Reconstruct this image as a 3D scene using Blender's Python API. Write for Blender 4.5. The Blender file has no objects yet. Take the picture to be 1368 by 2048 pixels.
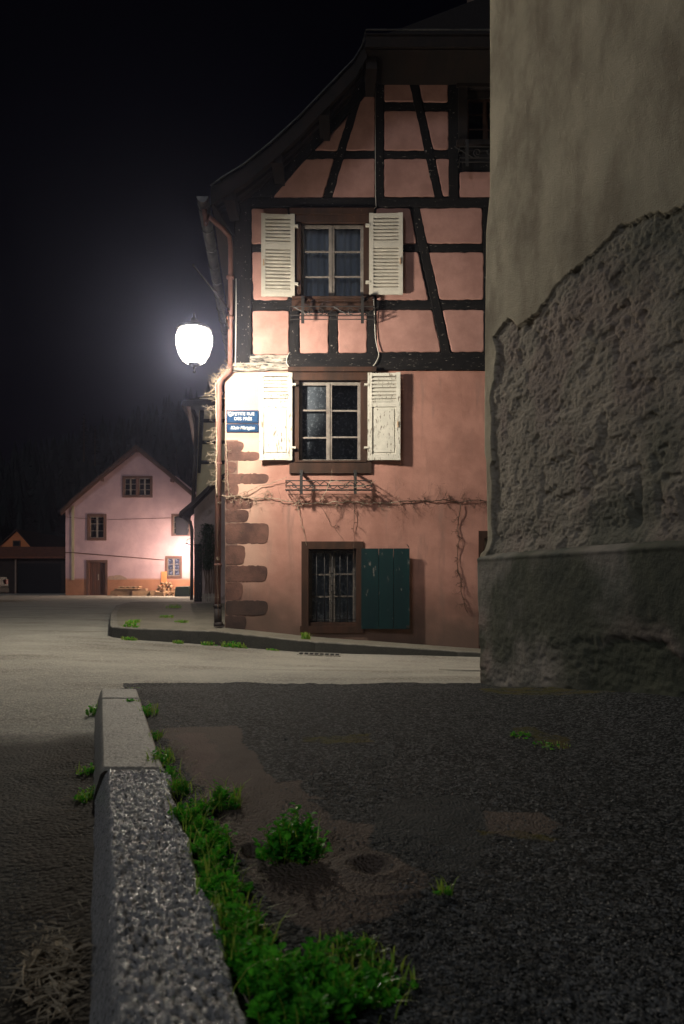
import bpy, math, random
import numpy as np
from mathutils import Vector
R = math.radians
random.seed(7); rng = np.random.default_rng(11)
sc = bpy.context.scene
col = sc.collection

# ------------------------------------------------------------------ camera, sky, added fill light, exposure
CX, HY, FP, EYE = 684.0, 1165.0, 1500.0, 0.72      # principal column, horizon row, focal length in px, eye height
cam = bpy.data.objects.new('camera', bpy.data.cameras.new('camera')); col.objects.link(cam)
cam.location = (0, 0, EYE); cam.rotation_euler = (R(90), 0, 0)
cam.data.sensor_fit = 'VERTICAL'; cam.data.sensor_height = 36; cam.data.sensor_width = 24.05
cam.data.lens = FP/2048*36
cam.data.shift_y = (HY-1024)/2048
cam.data.clip_start = 0.05; cam.data.clip_end = 2000
cam.data.dof.use_dof = True; cam.data.dof.focus_distance = 11.0; cam.data.dof.aperture_fstop = 6.3
sc.camera = cam
SUN_EL, SUN_AZ = 32.0, 207.0       # direction the added fill light comes from (azimuth clockwise from +Y)
w = bpy.data.worlds.new('World'); sc.world = w; w.use_nodes = True
nt = w.node_tree; nt.nodes.clear()
sky = nt.nodes.new('ShaderNodeTexSky'); sky.sky_type = 'NISHITA'; sky.sun_disc = False
sky.sun_elevation = R(SUN_EL); sky.sun_rotation = R(SUN_AZ)
mx = nt.nodes.new('ShaderNodeMix'); mx.data_type = 'RGBA'; mx.blend_type = 'MULTIPLY'; mx.inputs[0].default_value = 1.0
mx.inputs[7].default_value = (0.80, 0.34, 0.80, 1)
bg = nt.nodes.new('ShaderNodeBackground'); bg.inputs[1].default_value = 0.00035
wo = nt.nodes.new('ShaderNodeOutputWorld')
nt.links.new(sky.outputs[0], mx.inputs[6]); nt.links.new(mx.outputs[2], bg.inputs[0]); nt.links.new(bg.outputs[0], wo.inputs[0])
sun = bpy.data.objects.new('moon_light', bpy.data.lights.new('moon_light', 'SUN')); col.objects.link(sun)  # soft fill added to lift the facade; no moon is seen
sun.data.energy = 0.38; sun.data.angle = R(14); sun.data.color = (0.93, 0.96, 1.0)
sd = Vector((math.sin(R(SUN_AZ))*math.cos(R(SUN_EL)), math.cos(R(SUN_AZ))*math.cos(R(SUN_EL)), math.sin(R(SUN_EL))))
sun.rotation_euler = sd.to_track_quat('Z', 'Y').to_euler(); sun.location = (-6, -10, 12)
sc.view_settings.view_transform = 'Standard'; sc.view_settings.look = 'None'
sc.view_settings.exposure = 0.0; sc.view_settings.gamma = 1.0
sc.render.engine = 'CYCLES'
sc.cycles.use_denoising = True
sc.cycles.max_bounces = 6; sc.cycles.diffuse_bounces = 3; sc.cycles.glossy_bounces = 3; sc.cycles.transmission_bounces = 4
sc.cycles.volume_bounces = 0; sc.cycles.transparent_max_bounces = 12
sc.cycles.sample_clamp_indirect = 4.0
LAMP_W = 1450.0       # radiance of the street lamp's globe
LAMP_C = (1.0, 0.905, 0.745)
FAR_W = 5200.0        # radiance of the far wall lamp's bulb
FAR_C = (1.0, 0.75, 0.56)

# ------------------------------------------------------------------ noise
def _h(ix, iy, iz, s):
    n = (ix*374761393 + iy*668265263 + iz*2147483647 + s*974634777) & 0xffffffff
    n = ((n ^ (n >> 13)) * 1274126177) & 0xffffffff
    return ((n ^ (n >> 16)) & 0xffff)/65535.0
def vnoise(x, y, z=0.0, s=0):
    x = np.asarray(x, float); y = np.asarray(y, float); z = np.asarray(z, float)+np.zeros_like(x)
    ix, iy, iz = np.floor(x).astype(np.int64), np.floor(y).astype(np.int64), np.floor(z).astype(np.int64)
    fx, fy, fz = x-ix, y-iy, z-iz
    fx, fy, fz = fx*fx*(3-2*fx), fy*fy*(3-2*fy), fz*fz*(3-2*fz)
    r = 0
    for a in (0, 1):
        for b in (0, 1):
            for c in (0, 1):
                r = r + _h(ix+a, iy+b, iz+c, s)*(fx if a else 1-fx)*(fy if b else 1-fy)*(fz if c else 1-fz)
    return r*2-1
def fbm(x, y, z=0.0, o=4, s=0):
    r = 0; a = 0.5
    for k in range(o):
        r = r + a*vnoise(np.asarray(x)*2**k, np.asarray(y)*2**k, np.asarray(z)*2**k, s+k); a *= 0.5
    return r
def sstep(a, b, x):
    t = np.clip((np.asarray(x, float)-a)/(b-a), 0, 1); return t*t*(3-2*t)
def in_poly(px, py, poly):
    px = np.asarray(px, float); py = np.asarray(py, float); ins = np.zeros(px.shape, bool); n = len(poly)
    for i in range(n):
        x1, y1 = poly[i]; x2, y2 = poly[(i+1) % n]
        if y1 == y2: continue
        c = ((y1 > py) != (y2 > py)) & (px < (x2-x1)*(py-y1)/(y2-y1)+x1)
        ins ^= c
    return ins

# ------------------------------------------------------------------ object helpers
class MB:
    def __init__(s): s.v = []; s.f = []
    def add(s, vs, fs):
        o = len(s.v); s.v.extend([tuple(map(float, p)) for p in vs]); s.f.extend([tuple(int(i)+o for i in f) for f in fs]); return s
    def box(s, a, b):
        x0, y0, z0 = a; x1, y1, z1 = b
        if x0 > x1: x0, x1 = x1, x0
        if y0 > y1: y0, y1 = y1, y0
        if z0 > z1: z0, z1 = z1, z0
        return s.add([(x0,y0,z0),(x1,y0,z0),(x1,y1,z0),(x0,y1,z0),(x0,y0,z1),(x1,y0,z1),(x1,y1,z1),(x0,y1,z1)],
                     [(0,3,2,1),(4,5,6,7),(0,1,5,4),(1,2,6,5),(2,3,7,6),(3,0,4,7)])
    def hexa(s, bot, top):
        return s.add(list(bot)+list(top), [(3,2,1,0),(4,5,6,7),(0,1,5,4),(1,2,6,5),(2,3,7,6),(3,0,4,7)])
    def tube(s, pts, r, n=8, caps=True, jit=0.0):
        pts = [Vector(p) for p in pts]; m = len(pts)
        if m < 2: return s
        rr = r if isinstance(r, (list, tuple)) else [r]*m
        up = Vector((0.13, 0.21, 1)).normalized(); vs = []; fs = []
        for i, p in enumerate(pts):
            t = (pts[min(i+1, m-1)]-pts[max(i-1, 0)])
            t = t.normalized() if t.length > 1e-9 else Vector((0,0,1))
            a = up - t*up.dot(t)
            if a.length < 1e-3: a = Vector((1,0,0)) - t*t.x
            a.normalize(); up = a; b = t.cross(a)
            for k in range(n):
                th = 2*math.pi*k/n; q = rr[i]*(1+(random.uniform(-jit, jit) if jit else 0))
                vs.append(p + a*math.cos(th)*q + b*math.sin(th)*q)
        for i in range(m-1):
            for k in range(n):
                fs.append((i*n+k, i*n+(k+1) % n, (i+1)*n+(k+1) % n, (i+1)*n+k))
        if caps: fs.append(tuple(range(n))[::-1]); fs.append(tuple((m-1)*n+k for k in range(n)))
        return s.add(vs, fs)
    def lathe(s, c, prof, n=20, sx=1, sy=1):
        vs = []; fs = []
        for (r, z) in prof:
            for k in range(n):
                th = 2*math.pi*k/n; vs.append((c[0]+r*sx*math.cos(th), c[1]+r*sy*math.sin(th), c[2]+z))
        m = len(prof)
        for i in range(m-1):
            for k in range(n): fs.append((i*n+k, i*n+(k+1) % n, (i+1)*n+(k+1) % n, (i+1)*n+k))
        fs.append(tuple(range(n))[::-1]); fs.append(tuple((m-1)*n+k for k in range(n)))
        return s.add(vs, fs)
    def prism(s, poly, m, d0, d1, bevel=0.0):
        """poly in a frame's 2-D coordinates, m(px,py,d)->world; front face at d1 (towards viewer), optional bevel in px"""
        n = len(poly); ar = sum(poly[i][0]*poly[(i+1) % n][1]-poly[(i+1) % n][0]*poly[i][1] for i in range(n))
        if ar > 0: poly = poly[::-1]
        vs = [m(x, y, d0) for x, y in poly]; rings = 1; fs = []
        if bevel > 0:
            bd = bevel*m.sc*0.8
            vs += [m(x, y, d1-bd) for x, y in poly]
            ins = inset(poly, bevel*0.35); vs += [m(x, y, d1-bd*0.3) for x, y in ins]
            ins = inset(poly, bevel); vs += [m(x, y, d1) for x, y in ins]; rings = 4
        else: vs += [m(x, y, d1) for x, y in poly]; rings = 2
        for r in range(rings-1):
            for k in range(n): fs.append((r*n+k, r*n+(k+1) % n, (r+1)*n+(k+1) % n, (r+1)*n+k))
        fs.append(tuple((rings-1)*n+k for k in range(n))); fs.append(tuple(range(n))[::-1])
        return s.add(vs, fs)
    def grid(s, P):
        """P: (n,m,3) array"""
        n, m = P.shape[:2]; o = len(s.v); s.v.extend(map(tuple, P.reshape(-1, 3).tolist()))
        i = np.arange(n-1)[:, None]*m + np.arange(m-1)[None, :] + o
        f = np.stack([i, i+1, i+m+1, i+m], -1).reshape(-1, 4); s.f.extend(map(tuple, f.tolist())); return s

def inset(poly, d):
    n = len(poly); out = []
    ar = sum(poly[i][0]*poly[(i+1) % n][1]-poly[(i+1) % n][0]*poly[i][1] for i in range(n)); sg = 1 if ar > 0 else -1
    for i in range(n):
        p0, p1, p2 = Vector(poly[i-1]), Vector(poly[i]), Vector(poly[(i+1) % n])
        a = p1-p0; b = p2-p1
        if a.length < 1e-9 or b.length < 1e-9: out.append(tuple(p1)); continue
        a.normalize(); b.normalize(); na = Vector((-a.y, a.x))*sg; nb = Vector((-b.y, b.x))*sg
        k = na+nb
        if k.length < 1e-6: out.append(tuple(p1)); continue
        k.normalize(); c = max(0.5, k.dot(na)); out.append(tuple(p1+k*(d/c)))
    return out
def rough_poly(poly, r=4, step=9, jit=0.8, seed=0):
    """round the corners and wobble the edges of a polygon"""
    rd = random.Random(seed*7919+13); n = len(poly); out = []
    for i in range(n):
        p0, p1, p2 = Vector(poly[i-1]), Vector(poly[i]), Vector(poly[(i+1) % n])
        ra = min(r, (p1-p0).length*0.45); rb = min(r, (p2-p1).length*0.45)
        a = p1+(p0-p1).normalized()*ra; b = p1+(p2-p1).normalized()*rb
        for t in (0, .33, .67, 1):
            q = a*(1-t)**2+p1*2*t*(1-t)+b*t*t; out.append(q)
        c = p2+(p1-p2).normalized()*min(r, (p2-p1).length*0.45); L = (c-b).length; k = int(L/step)
        for j in range(1, k):
            q = b.lerp(c, j/k); out.append(q+Vector((rd.uniform(-jit, jit), rd.uniform(-jit, jit))))
    return [tuple(q) for q in out]

OBJS = {}
def mkobj(name, mb, mat, parent=None, smooth=False, attrs=None, origin=None):
    off = Vector((0, 0, 0))
    if parent is not None: off = parent['_o'] if '_o' in parent else Vector((0,0,0)); off = Vector(ORG[parent.name])
    me = bpy.data.meshes.new(name); V = np.array(mb.v, float)
    if parent is None:
        if origin is None:
            lo, hi = V.min(0), V.max(0); origin = ((lo[0]+hi[0])/2, (lo[1]+hi[1])/2, lo[2])
        off = Vector(origin)
    V = V-np.array(off)
    me.from_pydata(V.tolist(), [], mb.f); me.update()
    if smooth: me.polygons.foreach_set('use_smooth', [True]*len(me.polygons))
    for k, a in (attrs or {}).items():
        at = me.attributes.new(k, 'FLOAT', 'POINT'); at.data.foreach_set('value', np.asarray(a, float).ravel())
    me.materials.append(mat)
    o = bpy.data.objects.new(name, me); col.objects.link(o)
    if parent is None: o.location = off
    else: o.parent = parent
    ORG[o.name] = tuple(off)
    return o
ORG = {}
def thing(name, loc, label, cat, group=None):
    o = bpy.data.objects.new(name, None); col.objects.link(o); o.location = loc; o.empty_display_size = 0.2
    ORG[o.name] = tuple(loc); o['label'] = label; o['category'] = cat
    if group: o['group'] = group
    return o
def tag(o, label, cat, group=None, kind=None):
    if label: o['label'] = label
    if cat: o['category'] = cat
    if group: o['group'] = group
    if kind: o['kind'] = kind
    return o

class Frame:
    """a plane parallel to the facade, at distance D; (px,py,d) -> world, d = metres proud of it"""
    def __init__(s, D): s.D = D; s.sc = D/FP
    def __call__(s, px, py, d=0.0): return ((px-CX)*s.sc, s.D-d, EYE+(HY-py)*s.sc)
    def box(s, mb, x0, x1, y0, y1, d0, d1):
        return mb.box(s(x0, y1, d0), s(x1, y0, d1))

# ------------------------------------------------------------------ materials
def mat(name, c1, c2=None, scale=3.0, rough=0.85, bump=0.3, bscale=60.0, bdist=0.004, stretch=(1,1,1), c3=None, t3=(0.6,0.72), s3=8.0, st3=(1,1,1),
        spec=0.4, metal=0.0, speck=None, speck_scale=120.0, attr=None, rvar=0.0, voro=False, detail=6.0):
    m = bpy.data.materials.new(name); m.use_nodes = True; t = m.node_tree; N = t.nodes; L = t.links
    b = N['Principled BSDF']; b.inputs['Roughness'].default_value = rough; b.inputs['Metallic'].default_value = metal
    b.inputs['Specular IOR Level'].default_value = spec
    tc = N.new('ShaderNodeTexCoord')
    def mp(st):
        q = N.new('ShaderNodeMapping'); q.inputs['Scale'].default_value = st; L.new(tc.outputs['Object'], q.inputs[0]); return q.outputs[0]
    def noise(sc_, st, det=detail):
        q = N.new('ShaderNodeTexNoise'); q.inputs['Scale'].default_value = sc_; q.inputs['Detail'].default_value = det; q.inputs['Roughness'].default_value = 0.62
        L.new(mp(st), q.inputs['Vector']); return q.outputs['Fac']
    def ramp(src, a, b_):
        q = N.new('ShaderNodeMapRange'); q.interpolation_type = 'SMOOTHSTEP'; q.inputs['From Min'].default_value = a; q.inputs['From Max'].default_value = b_; L.new(src, q.inputs['Value']); return q.outputs[0]
    def mixc(f, A, B):
        q = N.new('ShaderNodeMix'); q.data_type = 'RGBA'; L.new(f, q.inputs[0])
        for sk, val in ((6, A), (7, B)):
            if isinstance(val, tuple): q.inputs[sk].default_value = val+(1,)
            else: L.new(val, q.inputs[sk])
        return q.outputs[2]
    cur = c1
    if c2 is not None: cur = mixc(ramp(noise(scale, stretch), 0.32, 0.68), c1, c2)
    if c3 is not None: cur = mixc(ramp(noise(s3, st3, 8.0), *t3), cur, c3)
    if speck is not None:
        v = N.new('ShaderNodeTexVoronoi'); v.inputs['Scale'].default_value = speck_scale; L.new(tc.outputs['Object'], v.inputs['Vector'])
        sp = N.new('ShaderNodeSeparateColor'); L.new(v.outputs['Color'], sp.inputs[0])
        cur = mixc(ramp(sp.outputs[0], 0.45, 1.0), cur, speck)
    for (an, ac) in (attr or []):
        a = N.new('ShaderNodeAttribute'); a.attribute_name = an
        if isinstance(ac, tuple) and isinstance(ac[0], tuple): ac = mixc(ramp(noise(scale*2.3, stretch), 0.3, 0.7), ac[0], ac[1])
        cur = mixc(a.outputs['Fac'], cur, ac)
    if isinstance(cur, tuple): b.inputs['Base Color'].default_value = cur+(1,)
    else: L.new(cur, b.inputs['Base Color'])
    if rvar:
        q = N.new('ShaderNodeMapRange'); q.inputs['To Min'].default_value = max(0.05, rough-rvar); q.inputs['To Max'].default_value = min(1, rough+rvar); L.new(noise(scale*4, stretch), q.inputs['Value']); L.new(q.outputs[0], b.inputs['Roughness'])
    if bump:
        bn = N.new('ShaderNodeBump'); bn.inputs['Strength'].default_value = bump; bn.inputs['Distance'].default_value = bdist
        if voro:
            v = N.new('ShaderNodeTexVoronoi'); v.inputs['Scale'].default_value = bscale; L.new(tc.outputs['Object'], v.inputs['Vector'])
            ad = N.new('ShaderNodeMath'); ad.operation = 'SUBTRACT'; L.new(noise(bscale*0.4, stretch), ad.inputs[0]); L.new(v.outputs['Distance'], ad.inputs[1]); L.new(ad.outputs[0], bn.inputs['Height'])
        else: L.new(noise(bscale, stretch), bn.inputs['Height'])
        L.new(bn.outputs[0], b.inputs['Normal'])
    return m
def emit(name, c, s):
    m = bpy.data.materials.new(name); m.use_nodes = True; N = m.node_tree.nodes; N.clear()
    e = N.new('ShaderNodeEmission'); e.inputs[0].default_value = c+(1,); e.inputs[1].default_value = s
    o = N.new('ShaderNodeOutputMaterial'); m.node_tree.links.new(e.outputs[0], o.inputs[0]); return m
def glassm(name, tint=(0.8,0.85,0.9), rough=0.03):
    m = bpy.data.materials.new(name); m.use_nodes = True; N = m.node_tree.nodes; L = m.node_tree.links; N.clear()
    g = N.new('ShaderNodeBsdfGlossy'); g.inputs['Roughness'].default_value = rough
    tr = N.new('ShaderNodeBsdfTransparent'); tr.inputs[0].default_value = tint+(1,)
    fr = N.new('ShaderNodeFresnel'); fr.inputs[0].default_value = 1.5
    x = N.new('ShaderNodeMixShader'); o = N.new('ShaderNodeOutputMaterial')
    L.new(fr.outputs[0], x.inputs[0]); L.new(tr.outputs[0], x.inputs[1]); L.new(g.outputs[0], x.inputs[2]); L.new(x.outputs[0], o.inputs[0]); return m
def leafm(name, c1, c2, rough=0.35):
    m = mat(name, c1, c2, scale=40, rough=rough, bump=0, spec=0.5)
    t = m.node_tree; N = t.nodes; L = t.links; b = N['Principled BSDF']; out = [n for n in N if n.type == 'OUTPUT_MATERIAL'][0]
    tl = N.new('ShaderNodeBsdfTranslucent'); x = N.new('ShaderNodeMixShader'); x.inputs[0].default_value = 0.45
    src = b.inputs['Base Color'].links[0].from_socket; L.new(src, tl.inputs[0])
    L.new(b.outputs[0], x.inputs[1]); L.new(tl.outputs[0], x.inputs[2]); L.new(x.outputs[0], out.inputs[0]); return m

M = {}
M['salmon'] = mat('salmon_render', (0.47,0.245,0.195), (0.33,0.165,0.13), scale=1.4, rough=0.95, bump=0.5, bscale=38, bdist=0.006, c3=(0.29,0.17,0.14), t3=(0.52,0.74), s3=2.6, st3=(2.2,1,0.35), attr=[('grime_shadow', (0.10,0.075,0.06)), ('old', (0.55,0.36,0.28))], spec=0.2)
M['panel'] = mat('pink_infill', (0.45,0.25,0.212), (0.33,0.178,0.15), scale=2.2, rough=0.95, bump=0.5, bscale=42, bdist=0.005, c3=(0.33,0.20,0.17), t3=(0.6,0.8), s3=4, spec=0.2)
M['timber'] = mat('black_timber', (0.010,0.010,0.011), (0.018,0.016,0.016), scale=6, rough=0.8, bump=0.8, bscale=30, bdist=0.006, stretch=(1,1,0.2), c3=(0.22,0.20,0.18), t3=(0.62,0.68), s3=40, st3=(0.5,1,0.5), spec=0.12)
M['timber_h'] = mat('black_timber_across', (0.010,0.010,0.011), (0.018,0.016,0.016), scale=6, rough=0.8, bump=0.8, bscale=30, bdist=0.006, stretch=(0.2,1,1), c3=(0.22,0.20,0.18), t3=(0.62,0.68), s3=40, st3=(0.3,1,1.6), spec=0.12)
M['timber_pale'] = mat('bleached_timber', (0.35,0.31,0.26), (0.10,0.09,0.08), scale=12, rough=0.9, bump=0.8, bscale=30, bdist=0.006, stretch=(0.3,1,1.5), c3=(0.02,0.02,0.02), t3=(0.5,0.6), s3=16, st3=(0.3,1,1.5))
M['brown'] = mat('brown_wood', (0.062,0.030,0.020), (0.032,0.019,0.014), scale=5, rough=0.75, bump=0.5, bscale=25, bdist=0.004, stretch=(1,1,0.2), c3=(0.11,0.08,0.06), t3=(0.64,0.76), s3=18, st3=(1,1,0.4), spec=0.2)
M['soffit'] = mat('eave_board', (0.010,0.008,0.007), (0.022,0.013,0.010), scale=5, rough=0.85, bump=0.6, bscale=20, stretch=(1,0.2,1))
M['white'] = mat('flaking_white_paint', (0.60,0.57,0.50), (0.50,0.48,0.42), scale=6, rough=0.6, bump=0.5, bscale=50, bdist=0.002, c3=(0.17,0.14,0.11), t3=(0.57,0.63), s3=30, st3=(1.2,1,0.30))
M['white_louvre'] = mat('cream_louvre_paint', (0.56,0.52,0.45), (0.47,0.44,0.38), scale=6, rough=0.6, bump=0.4, bscale=50, bdist=0.002, c3=(0.22,0.18,0.14), t3=(0.66,0.72), s3=30, st3=(0.5,1,1.0))
M['sash'] = mat('weathered_sash_paint', (0.24,0.21,0.185), (0.15,0.13,0.115), scale=9, rough=0.6, bump=0.4, bscale=50, bdist=0.002, c3=(0.14,0.11,0.09), t3=(0.60,0.66), s3=26, st3=(1,1,0.4))
M['sash_shaded'] = mat('shaded_sash_paint', (0.12,0.105,0.09), (0.07,0.06,0.055), scale=9, rough=0.7, bump=0.4, bscale=50, bdist=0.002, c3=(0.2,0.18,0.15), t3=(0.60,0.66), s3=26)  # darker copy of the sash, shade behind the bars put into the colour
M['green'] = mat('dark_teal_paint', (0.005,0.026,0.028), (0.004,0.018,0.021), scale=4, rough=0.6, bump=0.4, bscale=30, bdist=0.002, stretch=(1,1,0.2), c3=(0.13,0.12,0.11), t3=(0.63,0.66), s3=9, st3=(1.6,1,0.6), spec=0.2)
M['sandstone'] = mat('red_sandstone', (0.17,0.085,0.066), (0.075,0.040,0.034), scale=2.6, rough=0.95, bump=0.8, bscale=45, bdist=0.008, c3=(0.07,0.045,0.038), t3=(0.55,0.72), s3=9)
M['sandstone_damp'] = mat('damp_sandstone', (0.070,0.042,0.035), (0.038,0.026,0.023), scale=2.6, rough=0.95, bump=0.8, bscale=45, bdist=0.008)
M['joint'] = mat('brown_mortar', (0.20,0.125,0.10), (0.13,0.085,0.07), scale=8, rough=0.95, bump=0.6, bscale=60)
M['mortar'] = mat('pale_mortar', (0.34,0.24,0.19), (0.28,0.2,0.16), scale=8, rough=0.95, bump=0.6, bscale=60)
M['copper'] = mat('painted_pipe', (0.20,0.095,0.075), (0.15,0.072,0.058), scale=4, rough=0.6, bump=0.15, bscale=30, c3=(0.17,0.1,0.08), t3=(0.6,0.7), s3=12, st3=(1,1,0.3))
M['castiron'] = mat('cast_iron', (0.045,0.035,0.032), (0.03,0.025,0.024), rough=0.7, bump=0.3, bscale=60)
M['zinc'] = mat('zinc_gutter', (0.12,0.12,0.12), (0.06,0.06,0.065), scale=7, rough=0.5, bump=0.15, bscale=20, metal=0.6, c3=(0.05,0.05,0.05), t3=(0.6,0.7), s3=7)
M['iron'] = mat('wrought_iron', (0.018,0.018,0.019), (0.03,0.026,0.024), rough=0.55, bump=0.2, bscale=80)
M['tiles'] = mat('roof_tiles', (0.018,0.013,0.013), (0.012,0.010,0.010), scale=6, rough=0.9, bump=0.8, bscale=8, bdist=0.02)
M['tiles_red'] = mat('old_red_tiles', (0.07,0.035,0.026), (0.04,0.025,0.02), scale=4, rough=0.9, bump=0.8, bscale=6, bdist=0.02)
M['dark'] = mat('dark_room', (0.012,0.012,0.014), rough=1, bump=0)
M['curtain'] = mat('blue_grey_curtain', (0.75,0.79,0.86), (0.42,0.46,0.54), scale=3, rough=0.95, bump=0.2, bscale=80, stretch=(1,1,0.2))
M['lace'] = mat('lace_curtain', (0.13,0.135,0.145), (0.075,0.08,0.086), rough=0.95, bump=0.3, bscale=60, c3=(0.26,0.26,0.27), t3=(0.52,0.64), s3=22)
M['lace2'] = mat('white_lace', (0.06,0.06,0.10), (0.1,0.1,0.16), rough=0.95, bump=0, c3=(0.35,0.34,0.45), t3=(0.52,0.58), s3=9)
M['glass'] = glassm('window_glass')
M['wire'] = mat('white_cable', (0.5,0.47,0.42), rough=0.5, bump=0)
M['enamel'] = mat('blue_enamel', (0.006,0.030,0.085), (0.008,0.04,0.10), scale=20, rough=0.6, bump=0.05, spec=0.08)
M['enamel_white'] = mat('white_enamel', (0.62,0.60,0.55), rough=0.5, bump=0, spec=0.1)
M['twig'] = mat('lit_vine_bark', (0.46,0.38,0.29), (0.24,0.17,0.12), scale=30, rough=0.85, bump=0.4, bscale=120)  # paler copy of the vine bark, lamp light put into the colour
M['twig_dark'] = mat('dark_vine_bark', (0.12,0.075,0.055), (0.07,0.045,0.035), scale=30, rough=0.9, bump=0.4, bscale=120)
M['road'] = mat('worn_asphalt', (0.41,0.40,0.355), (0.30,0.29,0.262), scale=1.1, rough=0.8, bump=0.9, bscale=75, bdist=0.010, speck=(0.52,0.49,0.42), speck_scale=70, c3=(0.19,0.18,0.155), t3=(0.46,0.72), s3=0.9, st3=(0.5,1.4,1), attr=[('near_dark', ((0.030,0.029,0.027),(0.052,0.050,0.044))), ('soil', (0.035,0.026,0.018))], voro=True, spec=0.15)
M['pave'] = mat('pavement_asphalt', (0.24,0.225,0.18), (0.16,0.15,0.12), scale=1.3, rough=0.85, bump=0.9, bscale=70, bdist=0.010, speck=(0.28,0.25,0.2), speck_scale=90, c3=(0.06,0.075,0.03), t3=(0.60,0.74), s3=1.7, voro=True)
M['yard'] = mat('dark_yard_asphalt', (0.022,0.025,0.026), (0.010,0.012,0.013), scale=2.0, rough=0.8, bump=1.0, bscale=120, bdist=0.009, speck=(0.13,0.135,0.14), speck_scale=110, attr=[('earth', ((0.165,0.128,0.108),(0.115,0.092,0.079))), ('pink', (0.20,0.135,0.12)), ('smooth', ((0.062,0.066,0.067),(0.042,0.046,0.047))), ('moss', ((0.085,0.085,0.012),(0.12,0.09,0.015)))], voro=True, rvar=0.10, spec=0.12)
M['granite'] = mat('grey_granite', (0.50,0.50,0.51), (0.30,0.305,0.32), scale=60, rough=0.22, bump=1.0, bscale=150, bdist=0.012, c3=(0.08,0.085,0.095), t3=(0.54,0.60), s3=95, speck=(0.5,0.5,0.5), speck_scale=240, rvar=0.10, spec=0.8)
M['granite_dull'] = mat('worn_granite', (0.30,0.285,0.25), (0.23,0.22,0.195), scale=10, rough=0.7, bump=0.7, bscale=60, bdist=0.006, c3=(0.10,0.10,0.09), t3=(0.58,0.7), s3=22, speck=(0.36,0.34,0.3), speck_scale=200)
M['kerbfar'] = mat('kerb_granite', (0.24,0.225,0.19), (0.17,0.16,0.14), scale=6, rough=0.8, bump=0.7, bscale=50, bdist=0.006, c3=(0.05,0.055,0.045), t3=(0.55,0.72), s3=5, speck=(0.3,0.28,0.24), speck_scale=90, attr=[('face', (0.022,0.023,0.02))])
M['stucco'] = mat('old_tan_render', (0.58,0.51,0.38), (0.42,0.37,0.275), scale=1.3, rough=0.95, bump=1.0, bscale=110, bdist=0.007, c3=(0.27,0.225,0.165), t3=(0.40,0.70), s3=2.6, st3=(1,1,0.6), attr=[('bare', ((0.38,0.33,0.27),(0.27,0.24,0.195))), ('pinkst', (0.31,0.24,0.21)), ('mossy', ((0.16,0.16,0.125),(0.11,0.115,0.09)))], spec=0.2)
M['plinth'] = mat('damp_plinth_render', (0.30,0.265,0.23), (0.19,0.18,0.155), scale=2.2, rough=0.95, bump=0.8, bscale=70, bdist=0.006, c3=(0.085,0.098,0.085), t3=(0.5,0.75), s3=2.2, attr=[('pinkst', (0.27,0.20,0.175)), ('mossy', ((0.095,0.10,0.07),(0.06,0.066,0.05)))], spec=0.2)
M['farpink'] = mat('pale_pink_render', (0.50,0.345,0.38), (0.38,0.26,0.295), scale=0.8, rough=0.95, bump=0.4, bscale=12, bdist=0.01, c3=(0.36,0.22,0.2), t3=(0.6,0.8), s3=1.4, st3=(1,1,0.4), attr=[('dado', ((0.36,0.17,0.10),(0.28,0.13,0.08)))])
M['farframe'] = mat('far_brown_frame', (0.12,0.06,0.045), (0.085,0.045,0.035), rough=0.85, bump=0)
M['fardoor'] = mat('far_plank_door', (0.11,0.045,0.03), (0.06,0.03,0.022), scale=3, rough=0.8, bump=0.4, bscale=8, stretch=(3,1,0.3))
M['cream'] = mat('cream_render', (0.42,0.37,0.25), (0.36,0.31,0.21), scale=1.2, rough=0.95, bump=0.4, bscale=14, bdist=0.01)
M['shedwall'] = mat('lilac_grey_render', (0.30,0.235,0.235), (0.22,0.175,0.175), scale=1.2, rough=0.95, bump=0.6, bscale=12, bdist=0.02, c3=(0.14,0.11,0.10), t3=(0.55,0.7), s3=3)
M['orange'] = mat('lamp_glow_orange', (0.80,0.28,0.11), (0.6,0.2,0.08), scale=0.5, rough=0.95, bump=0)  # glow of an unseen orange lamp put into the colour
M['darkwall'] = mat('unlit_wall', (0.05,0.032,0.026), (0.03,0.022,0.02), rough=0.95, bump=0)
M['stoneblock'] = mat('tan_sandstone_block', (0.30,0.19,0.11), (0.20,0.125,0.08), scale=3, rough=0.9, bump=0.7, bscale=10, bdist=0.02)
M['log'] = mat('split_log', (0.34,0.22,0.12), (0.20,0.12,0.07), scale=5, rough=0.9, bump=0.5, bscale=12)
M['carpaint'] = mat('dark_car_paint', (0.015,0.016,0.018), rough=0.6, bump=0, spec=0.15)
M['rubber'] = mat('black_rubber', (0.02,0.02,0.02), rough=0.8, bump=0)
M['hill'] = mat('dark_hill_ground', (0.004,0.009,0.008), (0.003,0.007,0.006), scale=0.05, rough=1, bump=0)
M['conifer'] = mat('dark_conifer', (0.005,0.011,0.010), (0.003,0.007,0.006), scale=1, rough=1, bump=0)
M['leaf'] = leafm('fresh_green_leaf', (0.18,0.72,0.05), (0.035,0.26,0.03), rough=0.22)
M['leaf2'] = leafm('yellow_green_grass', (0.42,0.52,0.08), (0.20,0.40,0.05), rough=0.4)
M['shrubleaf'] = leafm('dull_shrub_leaf', (0.05,0.085,0.04), (0.03,0.055,0.03), rough=0.6)
M['straw'] = mat('dry_stalk', (0.50,0.43,0.32), (0.2,0.16,0.11), scale=30, rough=0.8, bump=0)
M['chip'] = mat('stone_chip', (0.17,0.175,0.175), (0.012,0.013,0.014), scale=30, rough=0.6, bump=0.4, bscale=200, bdist=0.001)
M['slat'] = mat('bare_wood', (0.5,0.33,0.2), (0.4,0.26,0.16), rough=0.8, bump=0)
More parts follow.
